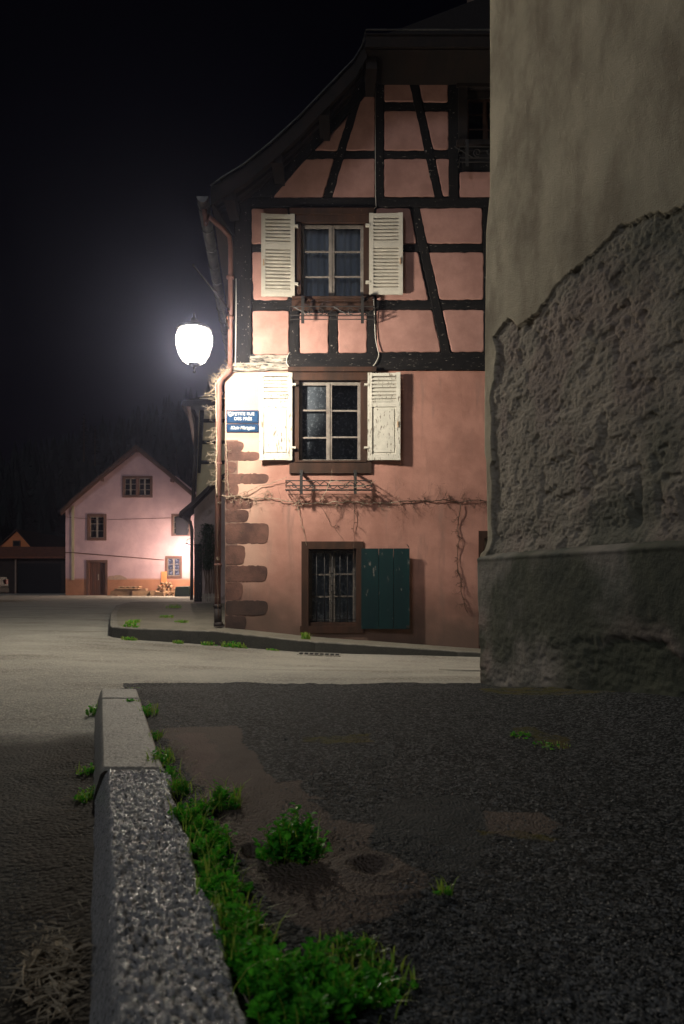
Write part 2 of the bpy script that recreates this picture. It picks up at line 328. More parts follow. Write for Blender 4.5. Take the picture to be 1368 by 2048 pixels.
M['bin'] = mat('dark_green_box', (0.012,0.04,0.02), (0.01,0.03,0.016), rough=0.6, bump=0.3, bscale=20)

# ------------------------------------------------------------------ ground
def base_x(x): return np.interp(x, [-14,-6,-3.4,-1.87,-0.6,2.1,6,12], [0.0,-0.04,-0.10,-0.2,-0.30,-0.39,-0.50,-0.6])
def road_h(x, y):
    x = np.asarray(x, float); y = np.asarray(y, float)
    t = sstep(4.6, 10.6, y)*(1-sstep(14, 22, y)*(x < 40))
    return -0.015*(1-t)+base_x(x)*t
def pave_h(x): return np.interp(x, [-9,-3.4,-1.87,-0.6,2.1,6,9], [0.065,0.05,0.0,-0.136,-0.33,-0.5,-0.6])
F12 = Frame(12.0)
def tier(a, b, n): return np.linspace(a, b, n, endpoint=False)
def build_road():
    xs = np.concatenate([tier(-140,-30,12), tier(-30,-8,22), tier(-8,-4,40), tier(-4,0,200), tier(0,4,80), tier(4,30,26), np.linspace(30,140,12)])
    ys = np.concatenate([tier(-12,0.6,14), tier(0.6,5.5,250), tier(5.5,12,90), tier(12,30,36), tier(30,60,15), np.linspace(60,290,24)])
    X, Y = np.meshgrid(xs, ys, indexing='ij')
    Z = road_h(X, Y)
    near = (1-sstep(4.5, 7, Y))
    Z = Z + 0.012*fbm(X*1.3, Y*1.3, s=3)*(Y < 40)
    kx = -0.3227*Y
    dist = kx-X                                            # metres left of the kerb's foot
    soil = np.clip(sstep(0.34, 0.03, dist+0.10*fbm(X*6, Y*6, s=21)), 0, 1)*(1-sstep(3.2, 3.9, Y))*(dist > -0.5)
    near_dark = (1-sstep(3.28, 3.72, Y+0.12*fbm(X*5, Y*5, s=5)+0.05*fbm(X*22, Y*22, s=6)+0.03*X))*(X < 0.5)  # near stretch of the road coloured darker
    Z = Z + near*(0.0035*fbm(X*28, Y*28, s=9, o=3)+soil*0.010*fbm(X*14, Y*14, s=31)+soil*0.012)
    Z = np.where(Y > 100, Z, Z)
    P = np.stack([X, Y, Z], -1); mb = MB().grid(P)
    mb.f = [f[::-1] for f in mb.f]
    return mkobj('road', mb, M['road'], smooth=True, attrs={'near_dark': near_dark*0.95, 'soil': soil*0.8}, origin=(0,0,0))
tag(build_road(), None, None, kind='structure')

# yard inside the kerb (dark asphalt with earth patches)
def KX(y): return -0.3227*y+0.01          # top left edge of the near kerb
def yard_h(x, y): return 0.078+0.125*sstep(0.9, 1.75, x)*sstep(5.2, 3.4, y)-0.075*sstep(4.45, 5.25, y)
def px2y(px, py, z=0.08):
    D = (EYE-z)*FP/(py-HY); return ((px-CX)/FP*D, D)
def edge_attr(X, Y, polys, soft, seed):
    """mask of a set of ground polygons given in plan, softened by noise at the edge"""
    m = np.zeros(X.shape)
    for i, pl in enumerate(polys):
        nx = X+soft*fbm(X*9, Y*9, s=seed+i); ny = Y+soft*1.6*fbm(X*9+7, Y*9, s=seed+40+i)
        m = np.maximum(m, in_poly(nx, ny, [px2y(*q) for q in pl]).astype(float))
    return m
def build_yard():
    ys = np.concatenate([tier(0.35,1.0,10), tier(1.0,2.2,170), tier(2.2,3.6,110), np.linspace(3.6,5.35,90)])
    ts = np.concatenate([tier(0,0.55,190), np.linspace(0.55,1,70)])
    rows = []
    for y in ys:
        xl = KX(y)+0.155
        xr = min(4.2, 1.10+(5.4-y)*0.31+0.35)
        rows.append(np.stack([xl+(xr-xl)*ts, np.full_like(ts, y)], -1))
    A = np.array(rows); X, Y = A[..., 0], A[..., 1]; Y = Y+sstep(4.7, 5.3, Y)*(0.07*fbm(X*2.2, 0*X, s=88)+0.03*fbm(X*14, 0*X, s=89))
    Z = yard_h(X, Y)+0.006*fbm(X*3, Y*3, s=2)
    e1 = [(430,1600),(470,1575),(600,1560),(660,1640),(750,1650),(735,1700),(860,1740),(840,1790),(760,1820),(700,1850),(640,1870),(560,1835),(525,1790),(500,1720),(455,1690)]
    e2 = [(330,1455),(470,1450),(490,1480),(540,1560),(640,1600),(600,1600),(430,1620),(385,1560),(345,1500)]
    e3 = [(955,1622),(1090,1625),(1110,1672),(960,1668)]
    pk = [(362,1465),(420,1462),(440,1520),(400,1560),(372,1530)]
    sm = [(748,1625),(790,1600),(910,1590),(965,1610),(975,1690),(935,1745),(860,1740),(748,1680)]
    mo = [(960,1372),(1368,1388),(1368,1420),(1150,1400),(960,1384)]
    mo2 = [(600,1472),(740,1468),(745,1482),(600,1484)]; mo3 = [(950,1660),(1100,1665),(1090,1680),(955,1676)]
    mo4 = [(1020,1455),(1060,1452),(1140,1480),(1150,1495),(1090,1490)]
    earth = edge_attr(X, Y, [e1, e2, e3], 0.035, 60); pink = edge_attr(X, Y, [pk], 0.05, 70)
    smo = edge_attr(X, Y, [sm], 0.012, 80); moss = edge_attr(X, Y, [mo, mo2, mo3, mo4], 0.05, 90)*np.clip(0.55+fbm(X*20, Y*20, s=77), 0, 1)
    earth = earth*(1-smo)
    Z = Z+(0.0045*fbm(X*42, Y*42, s=14, o=3))*(1-0.9*earth)*(1-0.4*smo)
    # two small hollows in the bare earth, with a ridge beside each
    for (hx, hy, rr) in ((512,1705,0.035), (745,1732,0.04)):
        c = px2y(hx, hy); d = np.hypot(X-c[0], (Y-c[1])); Z = Z-0.018*np.exp(-(d/rr)**2)+0.010*np.exp(-((d-rr*1.6)/(rr*0.5))**2)
    for (a, b) in (((470,1772),(570,1768)), ((725,1795),(860,1780))):
        pa, pb = px2y(*a), px2y(*b); t = np.clip((X-pa[0])/(pb[0]-pa[0]), 0, 1); yy = pa[1]+(pb[1]-pa[1])*t
        Z = Z+0.007*np.exp(-((Y-yy)/0.012)**2)*((X > pa[0]) & (X < pb[0]))
    P = np.stack([X, Y, Z], -1); mb = MB().grid(P)
    # skirt at the far lip
    return mkobj('yard_ground', mb, M['yard'], smooth=True, attrs={'earth': earth, 'pink': pink*0.6, 'smooth': smo, 'moss': moss}, origin=(0,0,0))
tag(build_yard(), None, None, kind='structure')

# near kerb: four granite stones
def kerb_stone(y0, y1, shift, m, label, amp=0.004, width=0.205, top=0.100, nx=95, rag=0.0, step=0.0032, batter=0.044):
    """a stone from y0 (near) to y1 (far) along the kerb line; slanted left face"""
    ny = max(20, int((y1-y0)/step)); ys = np.linspace(y0+0.004, y1-0.004, ny)
    prof = []
    # cross-section param: left face foot -> arris -> top -> right side down
    for k in range(14): t = k/14; prof.append((-batter*(1-t)-0.004, -0.05+t*(top+0.05-0.010), 0.35))
    prof += [(0.0, top-0.004, .6), (0.004, top, .8)]
    for k in range(1, nx): t = k/nx; prof.append((0.004+(width-0.012)*t, top, 1))
    prof += [(width-0.004, top-0.004, .7), (width, top-0.012, .5), (width+0.002, -0.03, .2)]
    prof = np.array(prof); n = len(prof)
    Yg = ys[:, None]+np.zeros(n)[None, :]; Xl = prof[:, 0][None, :]+np.zeros(ny)[:, None]; Zl = prof[:, 1][None, :]+np.zeros(ny)[:, None]; wt = prof[:, 2][None, :]
    edge = sstep(0.0, 0.02, Yg-ys[0])*sstep(0.0, 0.02, ys[-1]-Yg)
    Zl = Zl-(1-edge)*0.010*(wt > 0.55)
    rg = rag*fbm(Yg*5, 0*Yg, s=int(y0*10))*(Xl > width*0.8)
    X = KX(Yg)+shift+Xl+rg+0.004*fbm(Yg*9, Zl*9, s=4)*(wt < 0.5)
    Z = Zl+amp*wt*(fbm(X*110, Yg*80, Zl*50, o=3, s=8)*1.35+0.25*fbm(X*26, Yg*26, s=18))+0.003*fbm(X*4, Yg*4, s=6)*wt
    P = np.stack([X, Yg, Z], -1); mb = MB().grid(P)
    mb.f = [f[::-1] for f in mb.f]
    mb.f.append(tuple(range(n))[::-1]); mb.f.append(tuple((ny-1)*n+k for k in range(n)))
    o = mkobj('kerb_stone', mb, m, smooth=True)
    return tag(o, label, 'kerb stone', 'granite kerb stones edging the near yard')
kerb_stone(0.35, 2.50, 0.016, M['granite'], 'long rough-hewn granite kerb stone in front, glistening in the lamp light', amp=0.009, rag=0.022, width=0.192, batter=0.058)
kerb_stone(2.50, 4.02, 0.0, M['granite_dull'], 'long smooth matt grey kerb stone behind the rough one', amp=0.0018)
kerb_stone(4.02, 4.40, 0.0, M['granite_dull'], 'short pale stub of kerb stone at the far end of the row', amp=0.0018)

# pavement across the road, and its kerb
def kerb_line():
    pts = [(-7.2,25.5),(-6.45,21.4),(-5.0,16.2),(-3.78,12.2),(-3.56,11.5),(-3.42,11.22),(-3.15,11.06),(-2.6,11.02),(-1.9,11.0),(-1.2,11.0),(-0.62,10.98),(0.2,11.02),(1.2,11.1),(2.3,11.15),(4,11.2),(8,11.3)]
    P = [Vector(p) for p in pts]; out = []
    for i in range(len(P)-1):
        n = max(2, int((P[i+1]-P[i]).length/0.07))
        for k in range(n): out.append(P[i].lerp(P[i+1], k/n))
    out.append(P[-1]); return out
KL = kerb_line()
def knorm(i):
    a = KL[max(0, i-3)]; b = KL[min(len(KL)-1, i+3)]; t = (b-a).normalized(); return Vector((-t.y, t.x))      # towards the pavement
def build_pave():
    n = len(KL); m = 60; P = np.zeros((n, m, 3))
    for i, k in enumerate(KL):
        nn = knorm(i); a = k+nn*0.125
        if k.y > 11.3: b = Vector((-1.0, np.interp(k.y, [11.3, 12.5, 25.5], [12.9, 13.8, 27.5])))
        else: b = Vector((np.interp(k.x, [-3.56, -0.6, 8], [-1.0, 0.2, 8.0]), 12.9))
        for j in range(m):
            t = (j/(m-1))**1.5; q = a.lerp(b, t); P[i, j] = (q.x, q.y, 0)
    X, Y = P[..., 0], P[..., 1]
    P[..., 2] = pave_h(X)+0.008*fbm(X*1.7, Y*1.7, s=50)+0.003*fbm(X*9, Y*9, s=51)
    P[:, 0, 2] = pave_h(P[:, 0, 0])-0.002
    mb = MB().grid(P); mb.f = [f[::-1] for f in mb.f]
    return mkobj('pavement', mb, M['pave'], smooth=True, origin=(0,0,0))
tag(build_pave(), None, None, kind='structure')
def build_kerb():
    n = len(KL); prof = [(-0.012,-1),(-0.006,-0.5),(0.0,-0.02),(0.004,-0.006),(0.014,0.0),(0.05,0.002),(0.10,0.0),(0.125,-0.003),(0.128,-0.06)]
    P = np.zeros((n, len(prof), 3)); face = np.zeros((n, len(prof)))
    s = 0.0
    for i, k in enumerate(KL):
        if i: s += (KL[i]-KL[i-1]).length
        nn = knorm(i); wob = 0.006*float(fbm(np.array([s*3.0]), np.array([0.0]), s=5)[0]); joint = (s % 1.05) < 0.035
        off = 0.06 if k.x > -0.62 and k.y < 11.2 else 0.0
        for j, (u, v) in enumerate(prof):
            q = k+nn*(u+wob+(0.012 if joint and j < 7 else 0))
            zt = float(pave_h(q.x))+0.006; zb = float(road_h(q.x, q.y))-0.05
            z = zt+v if v > -0.3 else (zb if v == -1 else (zt+zb)/2)
            if joint and j in (2,3,4,5,6): z -= 0.008
            P[i, j] = (q.x, q.y, z+0.004*random.uniform(-1, 1)*(v > -0.3))
            face[i, j] = 0.85 if v <= -0.02 else (0.2 if v <= -0.006 else 0)  # shade on the road-side riser painted into the colour
    mb = MB().grid(P)
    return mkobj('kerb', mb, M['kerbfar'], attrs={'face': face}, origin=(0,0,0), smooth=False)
tag(build_kerb(), None, None, kind='structure')

# ------------------------------------------------------------------ the half-timbered house
H = thing('half_timbered_house', F12(700, 1262, 0), 'salmon pink half-timbered house with white shutters on the corner under the street lamp', 'house')
def wall_cells(mb, F, xs, ys, holes, d, attrfn=None):
    """front sheet cut into cells, without the cells lying in a hole"""
    xs = sorted(set(xs)); ys = sorted(set(ys))
    def fill(v, mx):
        o = []
        for a, b in zip(v[:-1], v[1:]):
            n = max(1, int((b-a)/mx)); o += [a+(b-a)*k/n for k in range(n)]
        return o+[v[-1]]
    X = fill(xs, 9); Y = fill(ys, 9); nx, ny = len(X), len(Y); o = len(mb.v); keep = {}
    def vid(i, j):
        if (i, j) not in keep:
            keep[(i, j)] = len(mb.v); mb.v.append(F(X[i], Y[j], d)); pts.append((X[i], Y[j]))
        return keep[(i, j)]
    pts = []
    for i in range(nx-1):
        for j in range(ny-1):
            cx_, cy_ = (X[i]+X[i+1])/2, (Y[j]+Y[j+1])/2
            if any(h[0] < cx_ < h[1] and h[2] < cy_ < h[3] for h in holes): continue
            mb.f.append((vid(i, j), vid(i, j+1), vid(i+1, j+1), vid(i+1, j)))
    return np.array(pts)
UP = (592,742,424,604); LO = (582,742,752,946); GW = (604,726,1085,1252); AT = (920,1060,172,290); DR = (960,1050,1068,1330)
WR = 1546    # the house's right-hand corner, hidden behind the church wall
mb = MB()
pts = wall_cells(mb, F12, [450, WR]+list(LO[:2])+list(GW[:2])+list(DR[:2]), [742,1340]+list(LO[2:])+list(GW[2:])+[DR[2]], [LO, GW, DR], 0.0)
gx, gy = pts[:, 0], pts[:, 1]; gl = np.interp(gx, [450,970,1600], [1255,1300,1340])
grime_shadow = np.clip(sstep(150, 0, gl-gy+45*fbm(gx*0.03, gy*0.03, s=3)), 0, 1)*0.85
grime_shadow = np.maximum(grime_shadow, 0.55*sstep(40, 0, np.abs(gx-585)+10*fbm(gx*.05, gy*.02, s=8))*sstep(180, 40, gl-gy))
# soft relief in the plaster
V = np.array(mb.v); V[:, 1] -= 0.012*fbm(gx*0.02, gy*0.02, s=12)*sstep(450, 480, gx)
mb.v = [tuple(v) for v in V]
old = 0.75*sstep(75, 0, np.abs(gx-490)+25*fbm(gx*.04, gy*.04, s=4))*(gy > 880)+0.5*(gy < 900)*(gx < 530)
old = np.clip(old*sstep(60, 140, gl-gy), 0, 1)
# side, back walls of the ground floor (left side leans out 0.1 m per metre, as the street does)
SK = 0.10
def houseX(px, y): return (px-CX)/125.0-SK*(y-12.0)
wl, wr, yb = (450-CX)/125, (WR-CX)/125, 21.0
zb, zt = -0.9, F12(0, 742)[2]
n0 = len(mb.v)
mb.add([(wl,12,zb),(wl,12,zt),(wl-SK*9,yb,zt),(wl-SK*9,yb,zb)], [(0,1,2,3)])
mb.add([(wr,12,zb),(wr,12,zt),(wr,yb,zt),(wr,yb,zb)], [(3,2,1,0)])
mb.add([(wl-SK*9,yb,zb),(wl-SK*9,yb,zt),(wr,yb,zt),(wr,yb,zb)], [(0,1,2,3)])
mb.add([F12(450,742,0), F12(WR,742,0), (wr,yb,zt), (wl-SK*9,yb,zt)], [(0,1,2,3)])
pad = np.zeros(len(mb.v)-n0)
mkobj('wall', mb, M['salmon'], H, smooth=False, attrs={'grime_shadow': np.concatenate([grime_shadow, pad]), 'old': np.concatenate([old, pad])})

# upper storeys: dark backing wall with window openings
mb = MB()
wall_cells(mb, F12, [470, WR]+list(UP[:2])+list(AT[:2]), [398,742]+list(UP[2:]), [UP], -0.012)
GOUT = [(470,398),(545,395),(603,330),(628,304),(700,226),(750,174),(795,128),(800,100),(1215,100),(1546-75,395),(1546,398)]
gxs = [(470,398),(553,392),(603,332),(700,228),(800,120)]
def gable_edge(py): return np.interp(py, [100,128,174,226,304,330,398], [800,792,746,696,624,599,500])
rows = sorted(set(list(range(100, 399, 8))+[172,290,398]))
for a, b in zip(rows[:-1], rows[1:]):
    la, lb = gable_edge(a), gable_edge(b); ra, rb = 1546+470-la, 1546+470-lb
    c = (a+b)/2
    segs = [((la, lb), (920, 920)), ((1060, 1060), (ra, rb))] if AT[2] < c < AT[3] else [((la, lb), (ra, rb))]
    for (l, r) in segs:
        mb.add([F12(l[0], a, -0.012), F12(l[1], b, -0.012), F12(r[1], b, -0.012), F12(r[0], a, -0.012)], [(0,1,2,3)])
ul, ur = (470-CX)/125, wr; z2 = F12(0, 405)[2]
mb.add([(ul,12.012,zt),(ul,12.012,z2),(ul-SK*9,yb,z2),(ul-SK*9,yb,zt)], [(0,1,2,3)])
mb.add([(ur,12.012,zt),(ur,12.012,z2),(ur,yb,z2),(ur,yb,zt)], [(3,2,1,0)])
rx = (ul+ur)/2; rz = 11.05
mb.add([(ul-SK*9,yb,zt),(ul-SK*9,yb,z2),(rx-SK*9,yb,rz-0.3),(ur,yb,z2),(ur,yb,zt)], [(0,1,2,3,4)])
mkobj('upper_wall', mb, M['timber'], H)

# plaster infill panels (facade pixel polygons), each rounded and slightly proud
def diag(p, q, w):   # brace as a quad
    return [(p[0], p[1]), (p[0]+w, p[1]), (q[0]+w, q[1]), (q[0], q[1])]
panels = [
 [(503,417),(576,417),(576,488),(503,488)], [(504,504),(576,504),(576,600),(507,600)], [(505,622),(578,622),(578,709),(506,709)],
 [(599,626),(657,626),(657,707),(600,707)], [(676,626),(734,626),(734,706),(677,706)],
 [(752,417),(820,417),(833,488),(752,488)], [(752,504),(836,504),(857,600),(753,600)], [(753,620),(864,620),(882,704),(754,704)],
 [(838,417),(964,416),(965,487),(853,487)], [(857,505),(967,505),(967,599),(879,599)], [(885,620),(968,620),(968,704),(903,704)],
 [(546,396),(603,319),(668,317),(645,397)], [(686,318),(750,317),(750,396),(664,397)],
 [(628,301),(704,224),(674,302)], [(722,200),(750,172),(750,301),(690,301)],
 [(768,151),(790,129),(810,129),(830,204),(768,204)], [(768,222),(835,222),(852,301),(768,301)], [(768,318),(854,318),(873,395),(768,395)],
 [(828,128),(896,126),(896,205),(846,205)], [(849,223),(897,223),(897,299),(867,299)], [(871,318),(899,318),(899,393),(886,393)],
 [(917,125),(1050,125),(1050,164),(917,164)], [(919,344),(1060,344),(1060,396),(919,396)],
 [(1000,417),(1150,416),(1150,487),(1000,487)], [(1000,505),(1150,505),(1150,599),(1000,599)], [(1000,620),(1150,620),(1150,704),(1000,704)],
 [(1080,125),(1200,125),(1290,210),(1290,300),(1080,300)], [(1080,320),(1380,320),(1440,396),(1080,396)],
 [(1170,417),(1500,416),(1500,599),(1170,599)], [(1170,620),(1500,620),(1500,704),(1170,704)],
]
for i, p in enumerate(panels):
    p = [(min(max(x, x), WR-6), y) for x, y in p]
    mkobj('infill_panel', MB().prism(rough_poly(p, r=5, step=8, jit=0.9, seed=i), F12, -0.02, 0.014, bevel=2.2), M['panel'], H)

def beam(poly, d=0.006, m='timber', seed=0, dd=-0.011, name='beam', jit=0.7):
    return mkobj(name, MB().prism(rough_poly(poly, r=1.5, step=10, jit=jit, seed=seed+100), F12, dd, d, bevel=1.0), M[m], H)
def rect(x0, x1, y0, y1): return [(x0,y0),(x1,y0),(x1,y1),(x0,y1)]
bm_ = [
 (rect(470,WR,397,415.5), 'timber_h', 0.026), (rect(504,577,489.5,502.5), 'timber_h', 0.004), (rect(752,966,489,503), 'timber_h', 0.004), (rect(1000,WR,489,503), 'timber_h', 0.004),
 (rect(505,590,601.5,620), 'timber_h', 0.010), (rect(742,968,601,619), 'timber_h', 0.010), (rect(990,WR,601,619), 'timber_h', 0.010),
 (rect(470,503,400,740), 'timber', 0.030), (rect(580,598,602,710), 'timber', 0.022), (rect(658,675.5,625,708), 'timber', 0.014), (rect(735,752,602,708), 'timber', 0.022),
 (rect(578,592,416,602), 'timber', 0.020), (rect(742,751,416,602), 'timber', 0.012), (rect(967,998,415,704), 'timber', 0.014),
 (diag((821,414),(884,708),17.5), 'timber', 0.018), (rect(751,767.5,120,398), 'timber', 0.020), (rect(897,916.5,122,398), 'timber', 0.020),
 ([(600,303),(752,302.5),(752,316.5),(590,317.5)], 'timber_h', 0.006), (rect(766,900,302.5,316.5), 'timber_h', 0.006), (rect(766,900,206,221), 'timber_h', 0.006),
 (diag((704,204),(646,398),17), 'timber', 0.016), (diag((809,124),(869,398),17), 'timber', 0.016),
 ([(790,96),(1230,96),(1250,126),(780,126)], 'timber_h', 0.030), (rect(916,1070,160,176), 'timber_h', 0.022), (rect(1060,1078,120,398), 'timber', 0.020), (rect(916,1070,290,304), 'timber_h', 0.03), (rect(1150,1170,415,705), 'timber', 0.014),
]
for i, (p, m, d) in enumerate(bm_): beam(p, d, m, i)
beam([(578,708),(WR,706),(WR,741.5),(578,741.5)], 0.045, 'timber_h', 40, jit=0.9)
beam([(500,711),(578,711),(578,726),(500,727)], 0.042, 'timber_pale', 41)
beam([(466,727.5),(577,727),(577,741),(466,746)], 0.060, 'timber_pale', 42)
# big inclined rafter lying along the gable
beam([(452,404),(500,398),(548,395),(603,331),(700,228),(796,127),(790,98),(770,96),(690,188),(590,292),(520,372),(470,398)], 0.075, 'timber', 43, dd=0.031)

# roof: left slope with a kick at the eave, half hip towards the street, right slope mirrored
prof = [(428,425),(446,412),(492,383.5),(543,342),(595,294),(699,186),(722,146)]
yf = 11.30
def roof_side(sign, th=0.0):
    def X(px): return (px-CX)/125.0 if sign < 0 else (WR+470-px-CX)/125.0
    P = [(X(px), EYE+(HY-py)/125.0-th) for px, py in prof]; n = len(P); rows = []
    sk = SK if sign < 0 else 0.0
    for y in (yf, 13.2, yb+0.5):
        rr = [(x-sk*(y-12), y, z) for x, z in P]
        if y == yf: rr.append(rr[-1])
        else: rr.append((rx-(SK*0.5)*(y-12), y, rz-th))
        rows.append(rr)
    return rows
def roof_mb(th):
    mb = MB()
    for sg in (-1, 1):
        r = roof_side(sg, th); n = len(r[0]); vs = r[0]+r[1]+r[2]; fs = []
        for i in range(n-1):
            for a in (0, 1):
                q = (a*n+i, a*n+i+1, (a+1)*n+i+1, (a+1)*n+i)
                fs.append(q if sg > 0 else q[::-1])
        mb.add(vs, fs)
    a, b = roof_side(-1, th), roof_side(1, th)
    mb.add([a[0][-2], b[0][-2], b[1][-1], a[1][-1]], [(0,1,2,3)])
    return mb
top = roof_mb(0.0)
und = roof_mb(0.13)
# tile courses as real steps on the left slope
tl = MB()
for sg in (-1, 1):
    r = roof_side(sg); n = len(r[0])
    for i in range(n-1):
        pA, pB = Vector(r[1][i]), Vector(r[1][i+1]); Ls = (pB-pA).length; k = max(1, int(Ls/0.30))
        for j in range(k):
            t0, t1 = j/k, (j+1)/k
            c = [Vector(r[0][i]).lerp(Vector(r[0][i+1]), t0), Vector(r[0][i]).lerp(Vector(r[0][i+1]), t1), Vector(r[2][i]).lerp(Vector(r[2][i+1]), t1), Vector(r[2][i]).lerp(Vector(r[2][i+1]), t0)]
            up0, up1 = Vector((0,0,0.045)), Vector((0,0,0.012)); dn = Vector((0,0,-0.02))
            tl.hexa([c[0]+dn, c[1]+dn, c[2]+dn, c[3]+dn], [c[0]+up0, c[1]+up1, c[2]+up1, c[3]+up0])
tl.add([tuple(v) for v in top.v], top.f)
RF = mkobj('roof', tl, M['tiles'], H)
mkobj('soffit', und, M['soffit'], RF)
# barge board and zinc verge
def prof_pts(y, dz, sg=-1):
    r = roof_side(sg, 0.0)[0][:-1]; return [Vector((x-(SK if sg < 0 else 0)*(y-yf), y, z+dz)) for x, _, z in r]
for sg in (-1, 1):
    bb = MB(); A = prof_pts(yf-0.02, -0.02, sg); B = prof_pts(yf-0.02, -0.25, sg); A2 = prof_pts(yf+0.02, -0.02, sg); B2 = prof_pts(yf+0.02, -0.25, sg)
    for i in range(len(A)-1): bb.hexa([B[i], B[i+1], B2[i+1], B2[i]], [A[i], A[i+1], A2[i+1], A2[i]])
    mkobj('barge_board', bb, M['soffit'], RF)
    mkobj('verge_trim', MB().tube(prof_pts(yf-0.03, 0.045, sg), 0.016, 6), M['zinc'], RF, smooth=True)
# rafters and purlin ends under the overhang
for k, (px, py) in enumerate(((470,418),(560,348),(650,258),(740,170))):
    mbp = MB(); z = EYE+(HY-py)/125; x = (px-CX)/125
    mbp.box((x-0.08, yf+0.03, z-0.20), (x+0.08, 12.0, z-0.02)); mkobj('purlin', mbp, M['soffit'], RF)
for k in range(7):
    f = k/7; mbp = MB(); A = prof_pts(yf+0.12+f*0.5, -0.13); B = prof_pts(yf+0.12+f*0.5, -0.19); A2 = prof_pts(yf+0.17+f*0.5, -0.13); B2 = prof_pts(yf+0.17+f*0.5, -0.19)
    if k % 3: continue
    for i in range(len(A)-1): mbp.hexa([B[i], B[i+1], B2[i+1], B2[i]], [A[i], A[i+1], A2[i+1], A2[i]])
    mkobj('rafter', mbp, M['soffit'], RF)
# half-hip eave: board, soffit box and gutter
L0 = Vector(roof_side(-1)[0][-2]); R0 = Vector(roof_side(1)[0][-2])
hx0, hx1 = L0.x-0.02, R0.x+0.02; hz = L0.z
mbp = MB().box((hx0, yf-0.14, hz-0.18), (hx1, yf-0.10, hz+0.02)); mbp.box((hx0, yf-0.10, hz-0.20), (hx1, 12.0, hz-0.16))
mkobj('hip_fascia', mbp, M['soffit'], RF)
mbp = MB().tube([(hx0, yf-0.2, hz+0.03), (hx1, yf-0.2, hz+0.03)], 0.012, 6).tube([(hx0, yf-0.2, hz+0.03), (hx0-0.12, yf+0.1, hz-0.25), (hx0-0.22, yf+0.2, hz-0.5)], 0.01, 6)
mkobj('hip_gutter', mbp, M['zinc'], RF)
mbp = MB().box((2.55, 14.6, 10.0), (3.25, 15.3, 13.2)); mbp.box((2.5, 14.55, 13.2), (3.3, 15.35, 13.3))
mkobj('chimney', mbp, M['mortar'], RF)

# left eave gutter (half round) with brackets, and soffit boards of the side eave
gx0, gz0 = -2.09, 6.50
def gut(y): return (gx0-0.098*(y-11.25), y, gz0-0.004*(y-11.25))
mb = MB(); ys_ = np.linspace(11.22, 21.4, 40); P = np.zeros((len(ys_), 9, 3))
for i, y in enumerate(ys_):
    g = gut(y)
    for k in range(9):
        th = math.pi*(1+k/8); P[i, k] = (g[0]+0.085*math.cos(th), y, g[2]+0.09*math.sin(th))
mb.grid(P); Q = P.copy(); Q[..., 0] = (P[..., 0]-P[:, 4:5, 0])*0.93+P[:, 4:5, 0]; Q[..., 2] += 0.006; mb.grid(Q[:, ::-1])
mb.tube([(gut(y)[0]-0.085, y, gut(y)[2]) for y in ys_], 0.010, 6); mb.tube([(gut(y)[0]+0.085, y, gut(y)[2]) for y in ys_], 0.008, 6)
mb.add([tuple(P[0, k]) for k in range(9)], [tuple(range(9))])
for y in np.arange(11.5, 21, 0.7):
    g = gut(y); mb.tube([(g[0]+0.097*math.cos(math.pi*(1+k/8)), y, g[2]+0.10*math.sin(math.pi*(1+k/8))) for k in range(9)], 0.009, 4)
GUT = mkobj('gutter', mb, M['zinc'], H, smooth=True)
mb = MB()
mb.hexa([(ul-0.0,12.0,6.22),(gx0+0.12,11.32,6.46),(gx0+0.12-SK*10,21.4,6.46),(ul-SK*9.4,21.4,6.22)], [(ul,12.0,6.27),(gx0+0.12,11.32,6.51),(gx0+0.12-SK*10,21.4,6.51),(ul-SK*9.4,21.4,6.27)])
mkobj('side_eave', mb, M['soffit'], RF)
# downpipe
mb = MB()
dp = [gut(11.45), (gut(11.45)[0]+0.01, 11.47, 6.33), (gut(11.45)[0]+0.02, 11.5, 6.22), F12(426,458,0.42), F12(450,470,0.20), F12(461,480,0.11), F12(463,500,0.10), F12(462,735,0.10)]
dp2 = [F12(462,735,0.10), F12(460,746,0.11), F12(444,762,0.13), F12(440,775,0.12), F12(437,1213,0.09)]
def smoothpath(p, k=5):
    p = [Vector(q) for q in p]; o = []
    for i in range(len(p)-1):
        p0 = p[max(0, i-1)]; p1 = p[i]; p2 = p[i+1]; p3 = p[min(len(p)-1, i+2)]
        for j in range(k):
            t = j/k; o.append(0.5*((2*p1)+(p2-p0)*t+(2*p0-5*p1+4*p2-p3)*t*t+(3*p1-p0-3*p2+p3)*t*t*t))
    o.append(p[-1]); return o
mb.tube(dp, 0.038, 12); mb.tube(dp2, 0.050, 12)
for (x, y) in ((462,560),(462,640),(440,790),(438.5,930),(438,1130)):
    mb.tube([F12(x, y-2.5, 0.10), F12(x, y+2.5, 0.10)], 0.060, 12)
mb.tube([F12(437.5,1128,0.09), F12(437.5,1134,0.09)], 0.060, 12)
DPo = mkobj('downpipe', mb, M['copper'], H, smooth=True)
mb = MB().tube([F12(437,1208,0.09), F12(437,1214,0.09)], 0.072, 12).tube([F12(437,1212,0.09), F12(438,1248,0.09)], 0.062, 12).tube([F12(438,1244,0.09), F12(439,1251,0.09)], [0.07,0.078], 12)
mkobj('pipe_foot', mb, M['castiron'], DPo, smooth=True)

